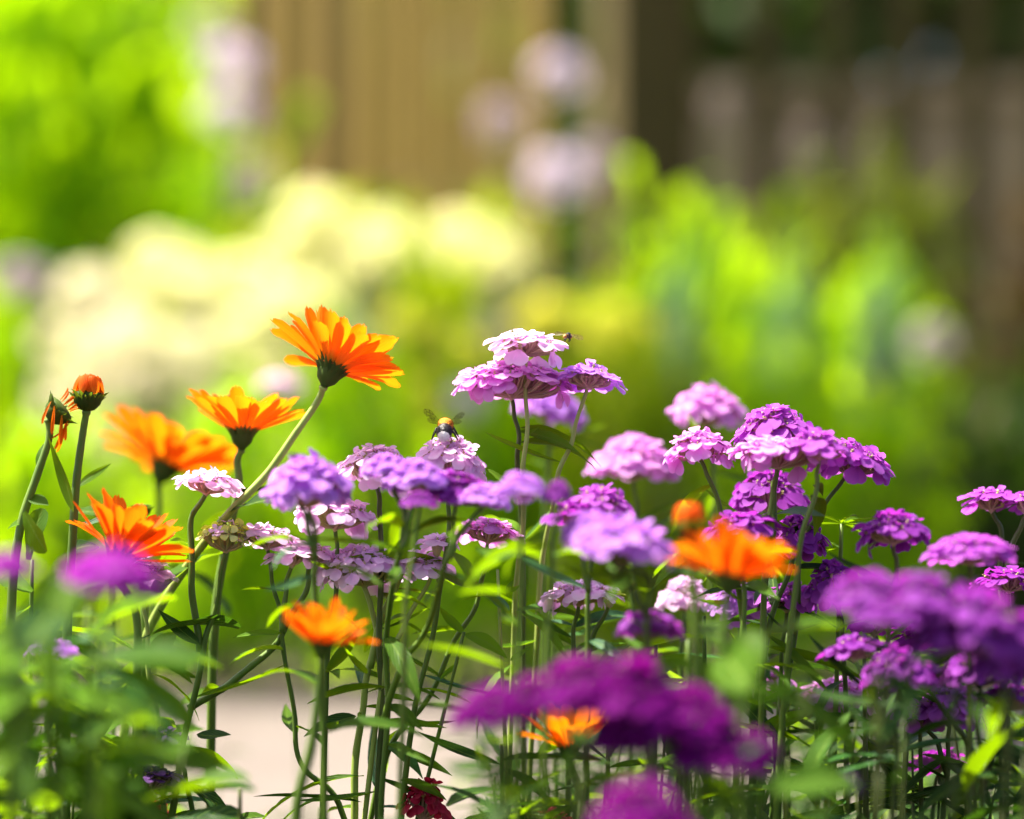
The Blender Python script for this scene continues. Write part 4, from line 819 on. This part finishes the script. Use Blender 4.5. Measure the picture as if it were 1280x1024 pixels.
def insect(name, label, cat, org, dirn, up, prof, bands, fuzz, wings, legs, seed):
    """prof [(y, r, squash)] along the body from tail to head in mm; bands material name per ring"""
    rng = random.Random(seed); t = thing(name, label, cat, org)
    z = up.normalized(); y = (dirn - z * dirn.dot(z)).normalized(); x = y.cross(z)
    B = Matrix(((x.x, y.x, z.x, 0), (x.y, y.y, z.y, 0), (x.z, y.z, z.z, 0), (0, 0, 0, 1)))
    mats = list(IM); b = MB(); n = 14; rows = []
    for yy, r, zo in prof: rows.append([Vector((r*math.cos(a), yy, zo + r*.92*math.sin(a))) * .001 for k in range(n) for a in [2*math.pi*k/n]])
    for i in range(len(rows) - 1): 
        b.grid([rows[i], rows[i+1]], ([0, 1], None), mats.index(bands[i]), True)
        if fuzz:
            for k in range(110):
                a = rng.uniform(0, 6.28); f = rng.random(); (y0, r0, z0), (y1, r1, z1) = prof[i], prof[i+1]
                r = r0 + (r1 - r0) * f; c = Vector((math.cos(a), rng.uniform(-.5, .1), math.sin(a))); p = Vector((r*math.cos(a), y0 + (y1-y0)*f, z0 + (z1-z0)*f + r*.92*math.sin(a)))
                e = p + c * rng.uniform(.4, .9); s = Vector((-math.sin(a), 0, math.cos(a))) * .05; q = len(b.v)
                b.v.extend([(p - s) * .001, (p + s) * .001, e * .001]); b.f.append((q, q+1, q+2)); b.m.append(mats.index(bands[i])); b.uv.extend([(0, 0), (1, 0), (.5, 1)])
    # weld the rings into one continuous skin
    me = b.mesh('body', len(mats)); 
    import bmesh
    bm = bmesh.new(); bm.from_mesh(me); bmesh.ops.remove_doubles(bm, verts=bm.verts, dist=1e-6); bm.to_mesh(me); bm.free()
    inst('body', me, t, B, [IM[k] for k in mats])
    wl = leaf_mb(1, .36, .1, .02, 10, 2, 'spoon').mesh('wing')
    for p, d, L in wings: inst('wing', wl, t, B @ frame(Vector(p) * .001, Vector((0, -1, .6)), Vector(d), L * .001), [WING])
    for pts, r in legs:
        b = MB(); b.tube([Vector(p) * .001 for p in pts], [r * .001, r * .0011, r * .0008, r * .0005][:len(pts)], 6); inst('leg', b.mesh('leg'), t, B, [IM['black']])
    return t
bee_legs = [([(s*2.5, y, -1.5), (s*4.4, y - .4, .1), (s*5.6, y - .9, -2.2), (s*6.6, y - 1.2, -4.4)], .62) for s in (-1, 1) for y in (-.8, 2.2)] + [([(s*2, 4.4, -1.8), (s*3.6, 5.2, -1), (s*4.2, 5.9, -3), (s*4.4, 6.3, -4.2)], .45) for s in (-1, 1)]
insect('bumblebee', 'furry bumblebee with white tail and yellow collar feeding on pale pink candytuft', 'bumblebee', at(556, 538, 1.193), Vector((.12, 1, .55)), Vector((-.05, -.55, 1)),
       [(-6.8, .05, -1.3), (-6.4, 1.2, -1.3), (-5.6, 2.3, -1.1), (-4.6, 3.1, -.8), (-2.6, 4.0, -.1), (-1.0, 4.0, .2), (.6, 3.6, .6), (1.6, 3.1, .9), (2.6, 3.7, 1.2), (4.2, 3.9, 1.2), (5.8, 3.2, .9), (6.8, 2.2, .4), (7.4, 2.3, 0), (8.6, 2.0, -.4), (9.4, .9, -.8), (9.6, .05, -.9)],
       ['white', 'white', 'white', 'black', 'black', 'black', 'yellow', 'yellow', 'yellow', 'yellow', 'yellow', 'black', 'black', 'black', 'black'], True,
       [((-2.4, 2.6, 3.0), (-.85, -.35, .95), 10.5), ((2.4, 2.6, 3.0), (.75, -.35, .8), 8.5), ((-2.4, 1.6, 2.4), (-.95, -.3, .6), 7), ((2.4, 1.6, 2.4), (.9, -.3, .5), 6)], bee_legs, 5)
insect('hoverfly', 'tiny hoverfly with outstretched wings in mid air beside the topmost candytuft', 'fly', at(709, 420, 1.2), Vector((.55, 1, 0)), Vector((.1, 0, 1)),
       [(-3.6, .05, -.6), (-3.2, .7, -.6), (-2.2, 1.15, -.3), (-1.2, 1.25, -.1), (-.3, 1.0, .1), (.3, 1.3, .3), (1.2, 1.6, .4), (2.0, 1.2, .3), (2.4, 1.2, .1), (3.1, 1.4, 0), (3.7, .6, -.1), (3.8, .05, -.1)],
       ['amber', 'amber', 'black', 'amber', 'black', 'black', 'black', 'black', 'amber', 'amber', 'amber'], False,
       [((-.9, .8, 1.0), (-1, -.15, .05), 7.5), ((.9, .8, 1.0), (1, -.3, -.1), 8.5)], [([(s*.6, y, -.8), (s*1.4, y, -1.8), (s*1.1, y - .6, -2.8)], .16) for s in (-1, 1) for y in (-.2, .7, 1.5)], 6)
insect('small_fly', 'tiny dark fly resting on the soft violet candytuft', 'fly', at(366, 570, 1.10), Vector((1, .2, .1)), Vector((0, 0, 1)),
       [(-2.6, .05, 0), (-2.2, .7, 0), (-1, 1.1, .1), (0, .9, .2), (.8, 1.2, .3), (1.7, .8, .2), (2.2, .9, 0), (2.8, .05, 0)], ['black', 'black', 'black', 'black', 'black', 'black', 'black'], False,
       [((0, .4, 1.0), (.4, -1, .15), 5), ((0, .4, 1.0), (-.4, -1, .15), 5)], [([(s*.6, y, -.4), (s*1.4, y, -1.0), (s*1.6, y, -2)], .15) for s in (-1, 1) for y in (-.4, .4, 1.2)], 7)
